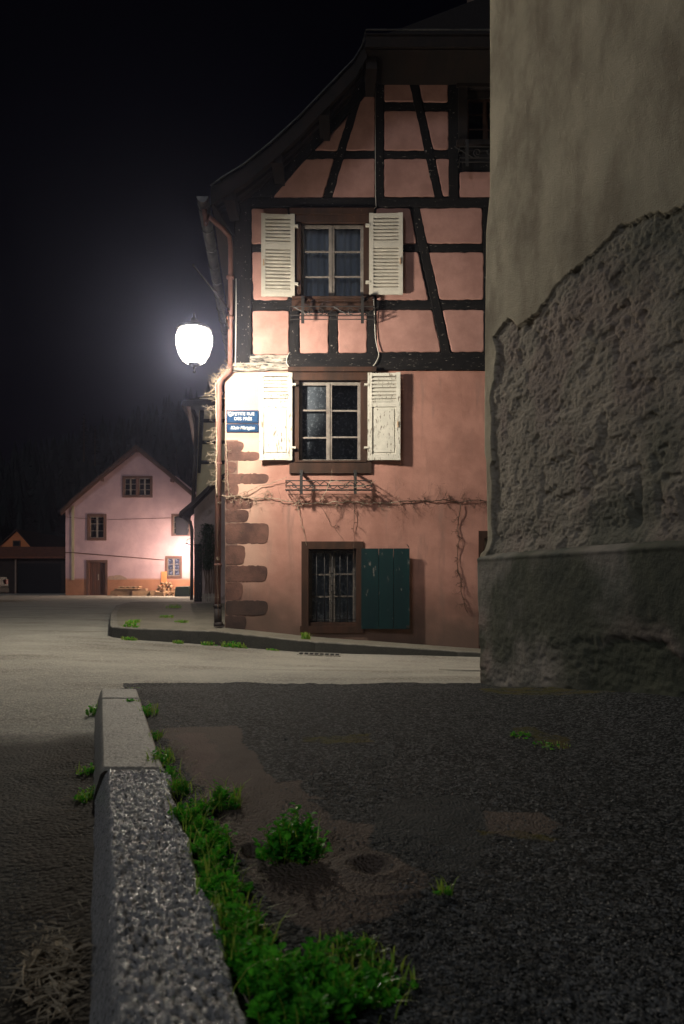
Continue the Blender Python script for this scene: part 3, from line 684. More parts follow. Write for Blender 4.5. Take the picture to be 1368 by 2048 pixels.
# corner stones
Q = [(883,903,487,452),(904,921,519,452),(924,946,473,452),(948,967,537,452),(968,994,477,452),(997,1018,506,452),(1020,1044,497,452),(1047,1087,537,452),(1091,1129,490,452),(1132,1163,534,452),(1165,1200,485,452),(1202,1230,535,452),(1232,1262,492,452)]
for i, (y0, y1, xr, xl) in enumerate(Q):
    y0 -= 0.7; y1 += 0.7; p = [(451,y0),(xr-8,y0),(xr,y0+3),(xr+1,(y0+y1)/2),(xr-3,y1-2),(xr-12,y1),(451,y1)]
    o = mkobj('corner_stone', MB().prism(rough_poly(p, r=7 if xr > 500 else 4, step=3.5, jit=1.1, seed=300+i), F12, -0.03, 0.006, bevel=0.7), M['sandstone_damp' if i > 10 else 'sandstone'], H)
mb = MB().prism([(450.2,880),(476,880),(474,1262),(450.2,1262)], F12, -0.01, 0.0025); mkobj('corner_mortar', mb, M['joint'], H)
# white cables on the facade
mb = MB(); mb.tube([F12(751,168,0.03),F12(750.5,300,0.03),F12(751,396,0.035),F12(752,416,0.04),F12(748,420,0.05)], 0.006, 6)
mkobj('cable', mb, M['wire'], H, smooth=True)
mb = MB().tube(smoothpath([F12(747,600,0.10),F12(749,640,0.05),F12(751,680,0.05),F12(756,705,0.06),F12(757,715,0.07),F12(751,728,0.08),F12(746,734,0.07)]), 0.008, 6); mkobj('cable', mb, M['wire'], H, smooth=True)
mb = MB().tube(smoothpath([F12(580,706,0.04),F12(575,716,0.06),F12(574,728,0.07),F12(580,738,0.07)]), 0.008, 6); mkobj('cable', mb, M['wire'], H, smooth=True)
mb = MB().tube([F12(473,560,0.05),F12(473,640,0.05),F12(472,735,0.07)], 0.008, 6); mkobj('cable', mb, M['wire'], H, smooth=True)

# ---- windows
def casement(F, parent, x0, x1, y0, y1, rows, xm, d, fr=6, bars=3.2, m='sash'):
    """two leaves of glazing bars between x0..x1, panes as child"""
    mb = MB(); s = 0.035
    F.box(mb, x0, x1, y0, y0+fr, d-s, d); F.box(mb, x0, x1, y1-fr*0.8, y1, d-s, d+0.004)
    F.box(mb, x0, x0+fr, y0+fr, y1-fr*0.8, d-s, d-0.001); F.box(mb, x1-fr, x1, y0+fr, y1-fr*0.8, d-s, d-0.001)
    F.box(mb, xm-fr*0.95, xm-0.4, y0+fr, y1-fr*0.8, d-s, d+0.003); F.box(mb, xm+0.4, xm+fr*0.95, y0+fr, y1-fr*0.8, d-s, d+0.001)
    F.box(mb, xm-1.6, xm+1.6, y0+2, y1-2, d, d+0.014)
    for k, ry in enumerate(rows):
        o = random.uniform(-1.2, 1.2)
        F.box(mb, x0+fr, xm-fr*0.95, ry+o-bars/2, ry+o+bars/2, d-s*0.8, d-0.004); F.box(mb, xm+fr*0.95, x1-fr, ry-bars/2, ry+bars/2, d-s*0.8, d-0.004)
    c = mkobj('casement', mb, M[m], parent)
    g = MB(); g.add([F(x0+2,y0+2,d-0.02), F(x0+2,y1-2,d-0.02), F(x1-2,y1-2,d-0.02), F(x1-2,y0+2,d-0.02)], [(0,1,2,3)])
    mkobj('pane', g, M['glass'], parent); return c
def curtain(F, parent, x0, x1, y0, y1, d, m, amp=0.02, folds=9, split=None):
    n = 90; mb = MB(); P = np.zeros((n, 6, 3)); ph = random.random()*6
    for i in range(n):
        t = i/(n-1); x = x0+(x1-x0)*t
        for j in range(6):
            y = y0+(y1-y0)*j/5; a = amp*(0.5+0.5*j/5); P[i, j] = F(x, y, d+a*math.sin(t*folds*6.28+ph+0.6*math.sin(t*17)))
    mb.grid(P); return mkobj('curtain', mb, M[m], parent, smooth=True)
def recess(F, parent, x0, x1, y0, y1, d, depth=0.45, m='dark'):
    mb = MB(); a = [F(x0,y0,d), F(x0,y1,d), F(x1,y1,d), F(x1,y0,d)]; b = [F(x0,y0,d-depth), F(x0,y1,d-depth), F(x1,y1,d-depth), F(x1,y0,d-depth)]
    mb.add(a+b, [(4,5,6,7),(0,4,7,3),(1,2,6,5),(0,1,5,4),(3,7,6,2)]); return mkobj('reveal', mb, M[m], parent)

# upper window
mb = MB()
F12.box(mb, 580, 748, 420, 432, -0.01, 0.075); F12.box(mb, 592, 742, 432, 447, -0.02, 0.045)
F12.box(mb, 592, 602, 447, 597, -0.10, 0.035); F12.box(mb, 727, 742, 447, 597, -0.10, 0.035)
F12.box(mb, 585, 747, 597, 602, -0.10, 0.105); F12.box(mb, 584, 746, 602, 622, -0.01, 0.050)
W = mkobj('window', mb, M['brown'], H)
casement(F12, W, 602, 727, 448, 597, (501, 551), 663, -0.045)
curtain(F12, W, 604, 725, 452, 596, -0.13, 'curtain'); recess(F12, W, 602, 727, 447, 598, -0.08)
# lower window
mb = MB()
F12.box(mb, 577, 752, 738, 747, -0.01, 0.130); F12.box(mb, 583, 746, 747, 762, -0.01, 0.060); 
F12.box(mb, 583, 598, 762, 925, -0.10, 0.030); F12.box(mb, 721, 741, 762, 925, -0.10, 0.030); F12.box(mb, 579, 743, 925, 947, -0.10, 0.040); F12.box(mb, 590, 732, 921.5, 925, -0.08, 0.055)
W = mkobj('window', mb, M['brown'], H)
casement(F12, W, 598, 721, 763, 923, (820, 873), 658, -0.055)
curtain(F12, W, 600, 719, 766, 922, -0.14, 'lace', amp=0.008, folds=4); recess(F12, W, 598, 721, 762, 924, -0.09)
# ground-floor barred window
mb = MB()
F12.box(mb, 603, 727, 1083, 1098, -0.10, 0.025); F12.box(mb, 603, 617, 1098, 1252, -0.16, 0.022); F12.box(mb, 712, 727, 1098, 1252, -0.16, 0.022); F12.box(mb, 600, 730, 1252, 1266, -0.16, 0.030)
W = mkobj('window', mb, M['brown'], H); tag(W, 'low barred window in a dark wooden frame', None)
casement(F12, W, 617, 712, 1100, 1251, (1148, 1193), 664, -0.17, m='sash_shaded')
F12.box(mb3 := MB(), 617, 712, 1245, 1252, -0.16, -0.03); mkobj('sill', mb3, M['brown'], W)
curtain(F12, W, 619, 710, 1103, 1250, -0.2, 'lace', amp=0.008, folds=5); recess(F12, W, 617, 712, 1098, 1252, -0.15)
def spiral(F, cx_, cy_, r, turns, a0, sg, d, n=26):
    return [F(cx_+r*(1-0.8*k/n)*math.cos(a0+sg*turns*6.283*k/n), cy_+r*(1-0.8*k/n)*math.sin(a0+sg*turns*6.283*k/n), d) for k in range(n+1)]
g = MB(); dg = -0.06
for x in (633, 649, 664.5, 680, 695): g.tube([F12(x,1101,dg), F12(x,1248,dg)], 0.007, 6)
for y in (1104, 1240): g.tube([F12(618,y,dg), F12(711,y,dg)], 0.006, 6)
for k in range(10):
    cx_ = 623+k*9; g.tube([F12(cx_+4*math.cos(t*0.6), 1106+3.2*math.sin(t*0.6), dg) for t in range(12)], 0.0035, 4)
for yy, s_ in ((1150,1),(1172,-1),(1184,1),(1206,-1)):
    for sg in (-1, 1):
        g.tube(spiral(F12, 664.5+sg*6, yy, 5.5, 1.1, 1.57*s_, sg*s_, dg+0.006), 0.004, 4)
for yy in (1146,1170,1182,1205): g.lathe(F12(664.5,yy,dg), [(0.001,-0.016),(0.016,-0.008),(0.018,0.0),(0.016,0.008),(0.001,0.016)], 8)
mkobj('iron_grille', g, M['iron'], W, smooth=True)
# attic window
mb = MB()
F12.box(mb, 912, 1066, 164, 178, -0.01, 0.06); F12.box(mb, 916, 934, 178, 290, -0.08, 0.045); F12.box(mb, 1040, 1062, 178, 290, -0.08, 0.045); F12.box(mb, 912, 1066, 285, 296, -0.05, 0.09)
W = mkobj('window', mb, M['soffit'], H)
casement(F12, W, 934, 1040, 194, 285, (225, 255), 972, -0.06, m='brown', fr=5); recess(F12, W, 934, 1040, 178, 286, -0.08)
F12.box(mb2 := MB(), 934, 1040, 178, 194, -0.09, -0.03); mkobj('window_head', mb2, M['soffit'], W)
mkobj('vent', F12.box(MB(), 938, 960, 124, 138, 0.01, 0.035), M['dark'], H)
# door at the right, mostly behind the church wall
mb = MB(); F12.box(mb, 957, 1052, 1062, 1076, -0.05, 0.04); F12.box(mb, 957, 968, 1076, 1335, -0.12, 0.035); F12.box(mb, 1042, 1052, 1076, 1335, -0.12, 0.035)
D_ = mkobj('door', mb, M['brown'], H)
mb = MB(); 
for k in range(6): F12.box(mb, 968+k*12.4, 968+k*12.4+12, 1076, 1335, -0.12, -0.08-0.003*(k % 2))
mkobj('door_leaf', mb, M['sash'], D_); mkobj('handle', MB().tube([F12(976,1205,-0.08),F12(976,1205,-0.03),F12(986,1206,-0.03)], 0.008, 6), M['iron'], D_)

# ---- shutters
def louvre(F, mb, x0, x1, y0, y1, n, d0, d1):
    for k in range(n):
        ya = y0+(y1-y0)*k/n; yb_ = y0+(y1-y0)*(k+1)/n; h = yb_-ya
        o = random.uniform(-.4, .4)
        a = [F(x0, ya+h*0.95+o, d0), F(x1, ya+h*0.95, d0)]
        mb.hexa([F(x0,ya+h*0.60+o,d1), F(x1,ya+h*0.60,d1), F(x1,ya+h*0.02,d0+0.004), F(x0,ya+h*0.02+o,d0+0.004)],
                [F(x0,ya+h*0.78+o,d1+0.003), F(x1,ya+h*0.78,d1+0.003), F(x1,ya+h*0.22,d0), F(x0,ya+h*0.22+o,d0)])
        mb.hexa([F(x0,ya+h*0.93+o,d1-0.001), F(x1,ya+h*0.93,d1-0.001), F(x1,ya+h*0.93,d0), F(x0,ya+h*0.93+o,d0)],
                [F(x0,ya+h*0.50+o,d1+0.002), F(x1,ya+h*0.50,d1+0.002), F(x1,ya+h*0.10,d0), F(x0,ya+h*0.10+o,d0)])
def shutter(kind, x0, x1, y0, y1, label, tilt=0.0, hinge='r', top=0.06):
    d0, d1 = 0.045, 0.085
    class T:      # leaf hung slightly off the wall, the free side a little further out
        sc = F12.sc
        def __call__(s, x, y, d=0):
            u = (x1-x)/(x1-x0) if hinge == 'r' else (x-x0)/(x1-x0)
            yy = y+tilt*u
            return F12(x, yy, d+0.035*u)
        def box(s, mb, xa, xb, ya, yb_, da, db):
            mb.hexa([s(xa,yb_,da), s(xb,yb_,da), s(xb,ya,da), s(xa,ya,da)], [s(xa,yb_,db), s(xb,yb_,db), s(xb,ya,db), s(xa,ya,db)]); return mb
    t = T(); st = 8.5; mb = MB()
    fr = MB()
    t.box(fr, x0, x0+st, y0, y1, d0, d1); t.box(fr, x1-st, x1, y0, y1, d0, d1)
    if kind == 'upper': rails = [(y0+1, y0+9), ((y0+y1)/2-22, (y0+y1)/2-12), (y1-10, y1-0.5)]
    else: rails = [(y0+1, y0+7), (y0+59, y0+68), (y1-12, y1-0.5)]
    for a, b in rails: t.box(fr, x0+st, x1-st, a, b, d0+0.002, d1-0.003)
    o = mkobj('shutter', fr, M['white_louvre' if kind == 'upper' else 'white'], H)
    if label: o['label'] = label
    lv = MB()
    if kind == 'upper':
        louvre(t, lv, x0+st, x1-st, rails[0][1]+1, rails[1][0], 7, d0+0.004, d1-0.004); louvre(t, lv, x0+st, x1-st, rails[1][1], rails[2][0], 12, d0+0.004, d1-0.004)
        mkobj('louvres', lv, M['white_louvre'], o)
    else:
        louvre(t, lv, x0+st, x1-st, rails[0][1]+1, rails[1][0], 7, d0+0.004, d1-0.004); mkobj('louvres', lv, M['white'], o)
        pm = MB(); t.box(pm, x0+st, x1-st, rails[1][1], rails[2][0], d0+0.006, d1-0.024)
        t.box(pm, x0+st+3.5, x1-st-3.5, rails[1][1]+4, rails[2][0]-4, d1-0.024, d1-0.012); mkobj('panel', pm, M['white'], o)
    hx = x1 if hinge == 'r' else x0; sg = 1 if hinge == 'r' else -1
    for yy in (y0+24, y1-25):
        hm = MB(); F12.box(hm, hx-2*sg, hx+7*sg, yy-2, yy+2, 0.03, 0.10); mkobj('hinge', hm, M['white_louvre'], o)
    km = MB(); t.box(km, (x1 if hinge == 'l' else x0)+(-5 if hinge == 'l' else 5)-1, (x1 if hinge == 'l' else x0)+(-5 if hinge == 'l' else 5)+1, (y0+y1)/2+10, (y0+y1)/2+22, d1, d1+0.018)
    mkobj('catch', km, M['slat'], o)
    return o
shutter('upper', 524, 590, 433, 597, 'cream louvred shutter left of the first-floor window', 0.5, 'r')
shutter('upper', 738, 804.5, 431, 593, 'cream louvred shutter right of the first-floor window', 1.0, 'l')
shutter('lower', 520, 585, 748, 922, 'flaking white half-panelled shutter nearest the lamp', 0.5, 'r')
shutter('lower', 735, 799.5, 748, 922, 'flaking white half-panelled shutter above the teal one', 0.5, 'l')
# teal board shutter
mb = MB(); xs_ = [722, 757, 786, 818]
for i in range(3): 
    mb.hexa([F12(xs_[i]+0.4,1257,0.05+0.02*i),F12(xs_[i+1]-0.4,1257,0.07+0.02*i),F12(xs_[i+1]-0.4,1097.5,0.07+0.02*i),F12(xs_[i]+0.4,1097.5,0.05+0.02*i)],
            [F12(xs_[i]+0.4,1257,0.08+0.02*i),F12(xs_[i+1]-0.4,1257,0.10+0.02*i),F12(xs_[i+1]-0.4,1097.5,0.10+0.02*i),F12(xs_[i]+0.4,1097.5,0.08+0.02*i)])
S = mkobj('shutter', mb, M['green'], H); S['label'] = 'dark teal plank shutter with flaked paint beside the barred window'
mkobj('catch', MB().tube([F12(816,1094,0.12),F12(812,1090,0.16),F12(816,1096,0.17)], 0.006, 5), M['iron'], S)
mkobj('hinge', MB().box(F12(811,1255,0.13), F12(817,1250,0.15)), M['iron'], S)

# ---- iron flower-box rails
def rail(x0, x1, y0, y1, d, posts, label, hooks=None, inner=None, motif=True, loc='plain'):
    g = MB(); d2 = d
    for y in (y0, y1, y1-8):
        g.tube([F12(x0, y, 0.05), F12(x0, y, d), F12(x1, y, d), F12(x1, y, 0.05)], 0.009, 6)
    for x in posts:
        g.box(F12(x-3, y1+8, d-0.006), F12(x+3, (hooks or y0)-8, d+0.004))
        g.box(F12(x-3, (hooks or y0)-8, 0.04), F12(x+3, (hooks or y0)-5, d))
    if motif:
        w = (x1-x0); cs = [x0+w*0.31, x0+w*0.78]
        h = (y1-8-y0)
        for c in cs:
            g.tube(spiral(F12, c-h*0.55, y0+h*0.52, h*0.42, 1.4, 1.2, 1, d), 0.008, 4); g.tube(spiral(F12, c+h*0.55, y0+h*0.52, h*0.42, 1.4, 1.9, -1, d), 0.008, 4)
            g.tube([F12(c+h*1.0, y1-9, d), F12(c+h*2.6, y0, d)], 0.008, 4); g.tube([F12(c-h*1.0, y1-9, d), F12(c-h*2.6, y0, d)], 0.008, 4)
    else:
        for k in range(5):
            xa = x0+(x1-x0)*k/5; xb = x0+(x1-x0)*(k+1)/5; h = y1-y0
            g.tube([F12(xa+(xb-xa)*t/12, (y0+y1)/2+h*0.38*math.sin(t/12*6.283)*(1 if k % 2 else -1), d) for t in range(13)], 0.008, 4)
            g.tube(spiral(F12, (xa+xb)/2, (y0+y1)/2, h*0.30, 1.2, 0, 1, d), 0.006, 4)
        for y in (y1-1,):
            g.tube([F12(x0, y, 0.05), F12(x1, y, 0.05)], 0.005, 5)
        for k in range(9): xx = x0+(x1-x0)*k/8; g.tube([F12(xx, y1-1, 0.05), F12(xx, y1-1, d)], 0.008, 4)
    o = mkobj('flower_rail', g, M['iron'], H, smooth=False); o['label'] = label; return o
rail(581, 748, 624, 649, 0.24, (607, 724), 'scrolled iron flower rail under the first-floor window', hooks=612)
rail(573, 743, 965, 983, 0.22, (604, 710), 'low iron flower rail above the vine', hooks=952, motif=False)
rail(916, 1066, 308, 338, 0.20, (930, 1050), 'iron flower rail under the attic window', hooks=302)

# ------------------------------------------------------------------ street signs
def sign(x0, x1, y0, y1, label, lines, shield=False, shear=0.0):
    o = thing('street_sign', F12((x0+x1)/2, y1, 0.02), label, 'sign', 'enamel street name signs on the corner')
    d = 0.022
    def rr(a, r=2.2):
        return rough_poly(rect(x0+a, x1-a, y0+a, y1-a), r=r, step=500, jit=0)
    mkobj('plate', MB().prism(rr(0, 1.6), F12, 0.004, d), M['enamel'], o)
    out = rr(1.3, 3.0); inn = inset(out, 0.65); n = len(out); m = MB()
    ar = [F12(x, y, d+0.0015) for x, y in out]+[F12(x, y, d+0.0015) for x, y in inn]
    m.add(ar, [(k, n+k, n+(k+1) % n, (k+1) % n) for k in range(n)]); m.f += [f[::-1] for f in m.f]
    mkobj('border', m, M['enamel_white'], o)
    for (txt, cx_, cy_, h, wd) in lines:
        c = bpy.data.curves.new('lettering', 'FONT'); c.body = txt; c.align_x = 'CENTER'; c.align_y = 'CENTER'; c.size = h*F12.sc*1.42; c.extrude = 0.0008; c.offset = 0.0003; c.shear = shear
        t = bpy.data.objects.new('lettering', c); col.objects.link(t); c.materials.append(M['enamel_white'])
        t.parent = o; t.location = Vector(F12(cx_, cy_, d+0.0025))-Vector(ORG[o.name]); t.rotation_euler = (R(90), 0, 0)
        bpy.context.view_layer.update(); cw = t.dimensions.x
        if cw > 0: t.scale = (wd*F12.sc/cw, 1, 1)
        me = bpy.data.meshes.new_from_object(t); t2 = bpy.data.objects.new('lettering', me); t2.location = t.location; t2.rotation_euler = t.rotation_euler; t2.scale = t.scale
        bpy.data.objects.remove(t); col.objects.link(t2); t2.parent = o; t2.name = 'lettering'
    if shield:
        sh = [(456.5,824),(459,825),(461.5,824),(464,825),(466.5,824),(466.6,829),(464.8,832),(461.5,834.5),(458.3,832),(456.4,829)]
        inn = inset(sh, 0.9); m = MB(); n = len(sh); m.add([F12(x, y, d+0.0018) for x, y in sh]+[F12(x, y, d+0.0018) for x, y in inn], [(k, (k+1) % n, n+(k+1) % n, n+k) for k in range(n)])
        m.add([F12(459,827,d+0.0018), F12(461.5,832,d+0.0018), F12(464.4,827,d+0.0018), F12(461.5,829,d+0.0018)], [(0,1,2,3)])
        mkobj('emblem', m, M['enamel_white'], o)
sign(453, 517.5, 821, 846.5, 'blue enamel sign reading PETITE RUE DES PRÉS with a small shield', [('PETITE RUE', 487.5, 828.6, 6.4, 43), ('DES PRÉS', 486.5, 838.4, 6.4, 35)], shield=True)
sign(453, 517.5, 848.5, 864.5, 'smaller blue enamel sign reading Klein Màttgàss under the larger one', [('Klein Màttgàss', 485.5, 856.3, 7.0, 48)], shear=0.25)

# ------------------------------------------------------------------ street lamp
LP = Vector((-2.01, 10.20, 3.95))       # globe centre
SL = thing('street_lamp', F12(461, 660, 0.04), 'lit street lantern glowing white on an iron bracket at the house corner', 'street lamp')
top_z = LP.z+0.30
arm0 = Vector(F12(462, 625, 0.05)); armE = Vector((LP.x, LP.y, arm0.z-0.02))
mb = MB().tube([arm0, arm0.lerp(armE, 0.5), armE+(armE-arm0).normalized()*0.05], 0.014, 8)
dirv = (armE-arm0).normalized()
pl = lambda u, v: arm0+dirv*u+Vector((0,0,1))*v
mb.tube(smoothpath([pl(0.0,-0.31), pl(0.10,-0.31), pl(0.28,-0.24), pl(0.45,-0.10), pl(0.60,-0.01)]), 0.010, 6)
mb.tube([pl(0.075+0.07*(1-0.7*k/24)*math.cos(k/24*8.5), -0.12+0.09*(1-0.7*k/24)*math.sin(k/24*8.5)) for k in range(25)], 0.007, 6)
mb.box(F12(459, 668, 0.02), F12(466, 616, 0.06))
mkobj('bracket', mb, M['iron'], SL, smooth=True)
fr = MB(); zt_, zb_ = LP.z+0.20, LP.z-0.26
LPR = [(0.085,-0.26),(0.15,-0.22),(0.21,-0.12),(0.245,0.0),(0.25,0.10),(0.225,0.17),(0.18,0.20)]
fr.lathe((LP.x, LP.y, zb_), [(0.001,-0.13),(0.014,-0.12),(0.02,-0.10),(0.008,-0.08),(0.02,-0.04),(0.075,-0.01),(0.085,0.01)], 14)
for k in range(6):
    th = 6.283*k/6; fr.tube([(LP.x+(r_+.004)*math.cos(th), LP.y+(r_+.004)*math.sin(th), LP.z+z_) for r_, z_ in LPR], 0.004, 4)
mkobj('lantern_frame', fr, M['iron'], SL)
cp = MB().lathe((LP.x, LP.y, LP.z+0.195), [(0.20,0.0),(0.24,0.01),(0.19,0.06),(0.10,0.10),(0.05,0.12),(0.045,0.16),(0.02,0.18),(0.012,0.24)], 24)
mkobj('lantern_cap', cp, M['iron'], SL, smooth=True)
pn = MB(); nn_ = 28; vs = [(LP.x+r_*math.cos(6.283*k/nn_), LP.y+r_*math.sin(6.283*k/nn_), LP.z+z_) for r_, z_ in LPR for k in range(nn_)]
pn.add(vs, [(i*nn_+k, i*nn_+(k+1) % nn_, (i+1)*nn_+(k+1) % nn_, (i+1)*nn_+k) for i in range(len(LPR)-1) for k in range(nn_)])
fg = bpy.data.materials.new('frosted_lit_glass'); fg.use_nodes = True; N = fg.node_tree.nodes; N.clear()
e_ = N.new('ShaderNodeEmission'); e_.inputs[0].default_value = LAMP_C+(1,); e_.inputs[1].default_value = 30; t_ = N.new('ShaderNodeBsdfTransparent'); x_ = N.new('ShaderNodeMixShader'); x_.inputs[0].default_value = 0.9; o_ = N.new('ShaderNodeOutputMaterial')
fg.node_tree.links.new(e_.outputs[0], x_.inputs[1]); fg.node_tree.links.new(t_.outputs[0], x_.inputs[2]); fg.node_tree.links.new(x_.outputs[0], o_.inputs[0])
mkobj('lantern_glass', pn, fg, SL, smooth=True)
gl = MB(); n = 20; prof_ = [(max(0.001, 0.125*math.sin(math.pi*k/12)), -0.15*math.cos(math.pi*k/12)) for k in range(13)]
gl.lathe((LP.x, LP.y, LP.z-0.01), prof_, 24)
mkobj('globe', gl, emit('lamp_globe_light', LAMP_C, LAMP_W/ (4*math.pi*0.14**2*0+1) * 0.9), SL, smooth=True)

# ------------------------------------------------------------------ vine
VN = thing('climbing_vine', F12(437, 1240, 0.15), 'bare leafless vine trained along the facade and up the downpipe', 'vine')
def wander(p0, p1, amp, n, seed):
    rd = random.Random(seed); o = []; ox = oy = 0
    for k in range(n+1):
        t = k/n; ox = ox*0.75+rd.uniform(-amp, amp); oy = oy*0.75+rd.uniform(-amp, amp); e = math.sin(t*math.pi)**0.5
        o.append((p0[0]+(p1[0]-p0[0])*t+ox*e*0.6, p0[1]+(p1[1]-p0[1])*t+oy*e))
    return o
def twig(mb, F, x, y, d, ang, L, rd, r=0.004, depth=0, spread=1.0):
    pts = [(x, y, d)]; a = ang; n = 5
    for k in range(n):
        a += rd.uniform(-0.5, 0.5); x += math.cos(a)*L/n; y += math.sin(a)*L/n; d = max(0.012, d+rd.uniform(-0.02, 0.025)); pts.append((x, y, d))
        if depth < 2 and rd.random() < (0.55 if depth == 0 else 0.3): twig(mb, F, x, y, d, a+rd.choice((-1, 1))*rd.uniform(0.5, 1.2), L*rd.uniform(0.3, 0.6), rd, r*0.7, depth+1)
    mb.tube([F(*p) for p in pts], [r*(1-0.6*k/n) for k in range(n+1)], 4, caps=False)
def vine_run(pts, r, d, ntw, Lr, m, seed, name='stem', angs=None):
    rd = random.Random(seed); mb = MB(); ds = [d+0.012*math.sin(k*0.7) for k in range(len(pts))]
    mb.tube([F12(x, y, dd) for (x, y), dd in zip(pts, ds)], [r*(1.1-0.5*k/len(pts)) for k in range(len(pts))], 6, jit=0.2)
    st = mkobj(name, mb, M[m], VN, smooth=True); tw = MB(); m = 'twig' if seed in (12,) else m
    for k in range(int(ntw*0.55)):
        i = rd.randrange(len(pts)); a = rd.choice(angs) if angs else rd.uniform(0, 6.28)
        twig(tw, F12, pts[i][0], pts[i][1], ds[i], a+rd.uniform(-0.5, 0.5), rd.uniform(*Lr), rd, 0.0036)
    if ntw: tag(mkobj('shoot', tw, M[m], st, smooth=True), None, None, kind='stuff')
    return st
U, Dn = -1.57, 1.57
vine_run(wander((440,992),(600,1006),3.4,26,1), 0.009, 0.030, 42, (7,20), 'twig', 1, angs=[U,Dn,U+0.6,Dn-0.5])
vine_run(wander((598,1008),(800,1003),2.6,30,2), 0.009, 0.030, 40, (6,18), 'twig', 2, angs=[U,Dn,Dn+0.6])
vine_run(wander((800,1003),(1010,1001),2.2,30,3), 0.009, 0.030, 60, (6,20), 'twig_dark', 3, angs=[U,Dn,0.3,3.3])
vine_run(wander((470,994),(575,955),2.5,12,4), 0.006, 0.05, 3, (6,12), 'twig', 4)
vine_run(wander((585,1012),(640,975),3.5,8,14), 0.006, 0.05, 3, (6,12), 'twig', 24)
vine_run(wander((640,1005),(660,968),2.5,8,5)+wander((660,968),(705,975),2.5,8,15), 0.007, 0.24, 5, (8,20), 'twig', 5)
vine_run(wander((705,980),(750,965),3,8,6), 0.006, 0.24, 8, (8,20), 'twig', 6)
vine_run(wander((920,1008),(914,1130),2.5,18,7), 0.007, 0.035, 22, (5,14), 'twig_dark', 7, angs=[U,3.1,0,2.6])
vine_run(wander((914,1130),(935,1225),4.0,14,8), 0.006, 0.035, 26, (5,16), 'twig_dark', 8, angs=[0.8,2.2,2.6])
vine_run(wander((596,1012),(614,1092),3.0,12,9), 0.004, 0.03, 3, (5,10), 'twig', 9)
vine_run(wander((708,1008),(706,1128),2.0,12,10), 0.004, 0.03, 8, (4,10), 'twig_dark', 10)
vine_run(wander((640,1012),(690,1086),4.0,12,11), 0.003, 0.02, 2, (5,10), 'twig_dark', 11)
vine_run(wander((440,1235),(438,992),2.0,30,12), 0.008, 0.15, 10, (5,12), 'twig_dark', 12)
vine_run(wander((437,995),(436,770),2.0,30,13), 0.012, 0.17, 70, (8,22), 'twig', 13, angs=[3.14,2.7,3.6,3.0])
vine_run(wander((436,772),(464,742),2.5,8,16), 0.010, 0.16, 40, (7,18), 'twig', 16, angs=[3.14,-1.6,3.9,-2.2])
vine_run(wander((452,880),(458,1000),2.0,14,17), 0.006, 0.04, 26, (5,14), 'twig', 17)
vine_run(wander((468,735),(520,738),2.0,9,18), 0.006, 0.10, 26, (4,10), 'twig', 18)
tw = MB(); rd = random.Random(5)
for k in range(34): twig(tw, F12, rd.uniform(560, 960), 1004+rd.uniform(-2, 6), 0.015, rd.choice((Dn, Dn+.6, Dn-.6, U)), rd.uniform(15, 45), rd, 0.0016)
tag(mkobj('tendril', tw, M['twig_dark'], VN), None, None, kind='stuff')

# ------------------------------------------------------------------ rough rendered building at the right
A0 = np.array((1.03, 5.40)); DV = np.array((0.290, -0.957)); NV = np.array((-0.957, -0.290))
def wpx(px, py):
    """photo position -> (u, z) on the wall plane"""
    k = (px-CX)/FP; u = (5.4*k-1.03)/(0.290+0.957*k); D = 5.4-0.957*u; return (u, EYE+(HY-py)*D/FP)
B6 = [(1000,-200),(875,70),(800,95),(740,90),(700,115),(665,137),(620,140),(580,185),(530,235),(500,262),(470,290),(430,318),(400,350),(355,395),(335,430),(305,462),(290,485),(260,510),(235,532),(210,545),(190,525),(172,515),(158,532),(140,550),(122,575),(108,590),(120,625),(125,650),(120,700),(118,760),(104,810),(100,830),(106,880),(108,920),(104,1000),(105,1050),(107,1090),(97,1110),(104,1160),(105,1200),(100,1300),(107,1380),(105,1430),(100,1600),(1200,1600)]
BARE = [wpx(930+x/2.007, 380+y/2.007) for x, y in B6]
CW = thing('rendered_building', (A0[0]+0.3, A0[1]-0.4, -0.05), 'tall old building with tan render broken away from its rough rubble wall', 'building')
def left_off(z):
    px_ = np.interp(HY-(z-EYE)*FP/5.4, [0,400,440,470,700,905,925,1100,1108,1120,1290,1330,1370], [991,991,981,975,970,968,975,983,968,961,966,974,972])
    return (px_-970)*5.4/FP
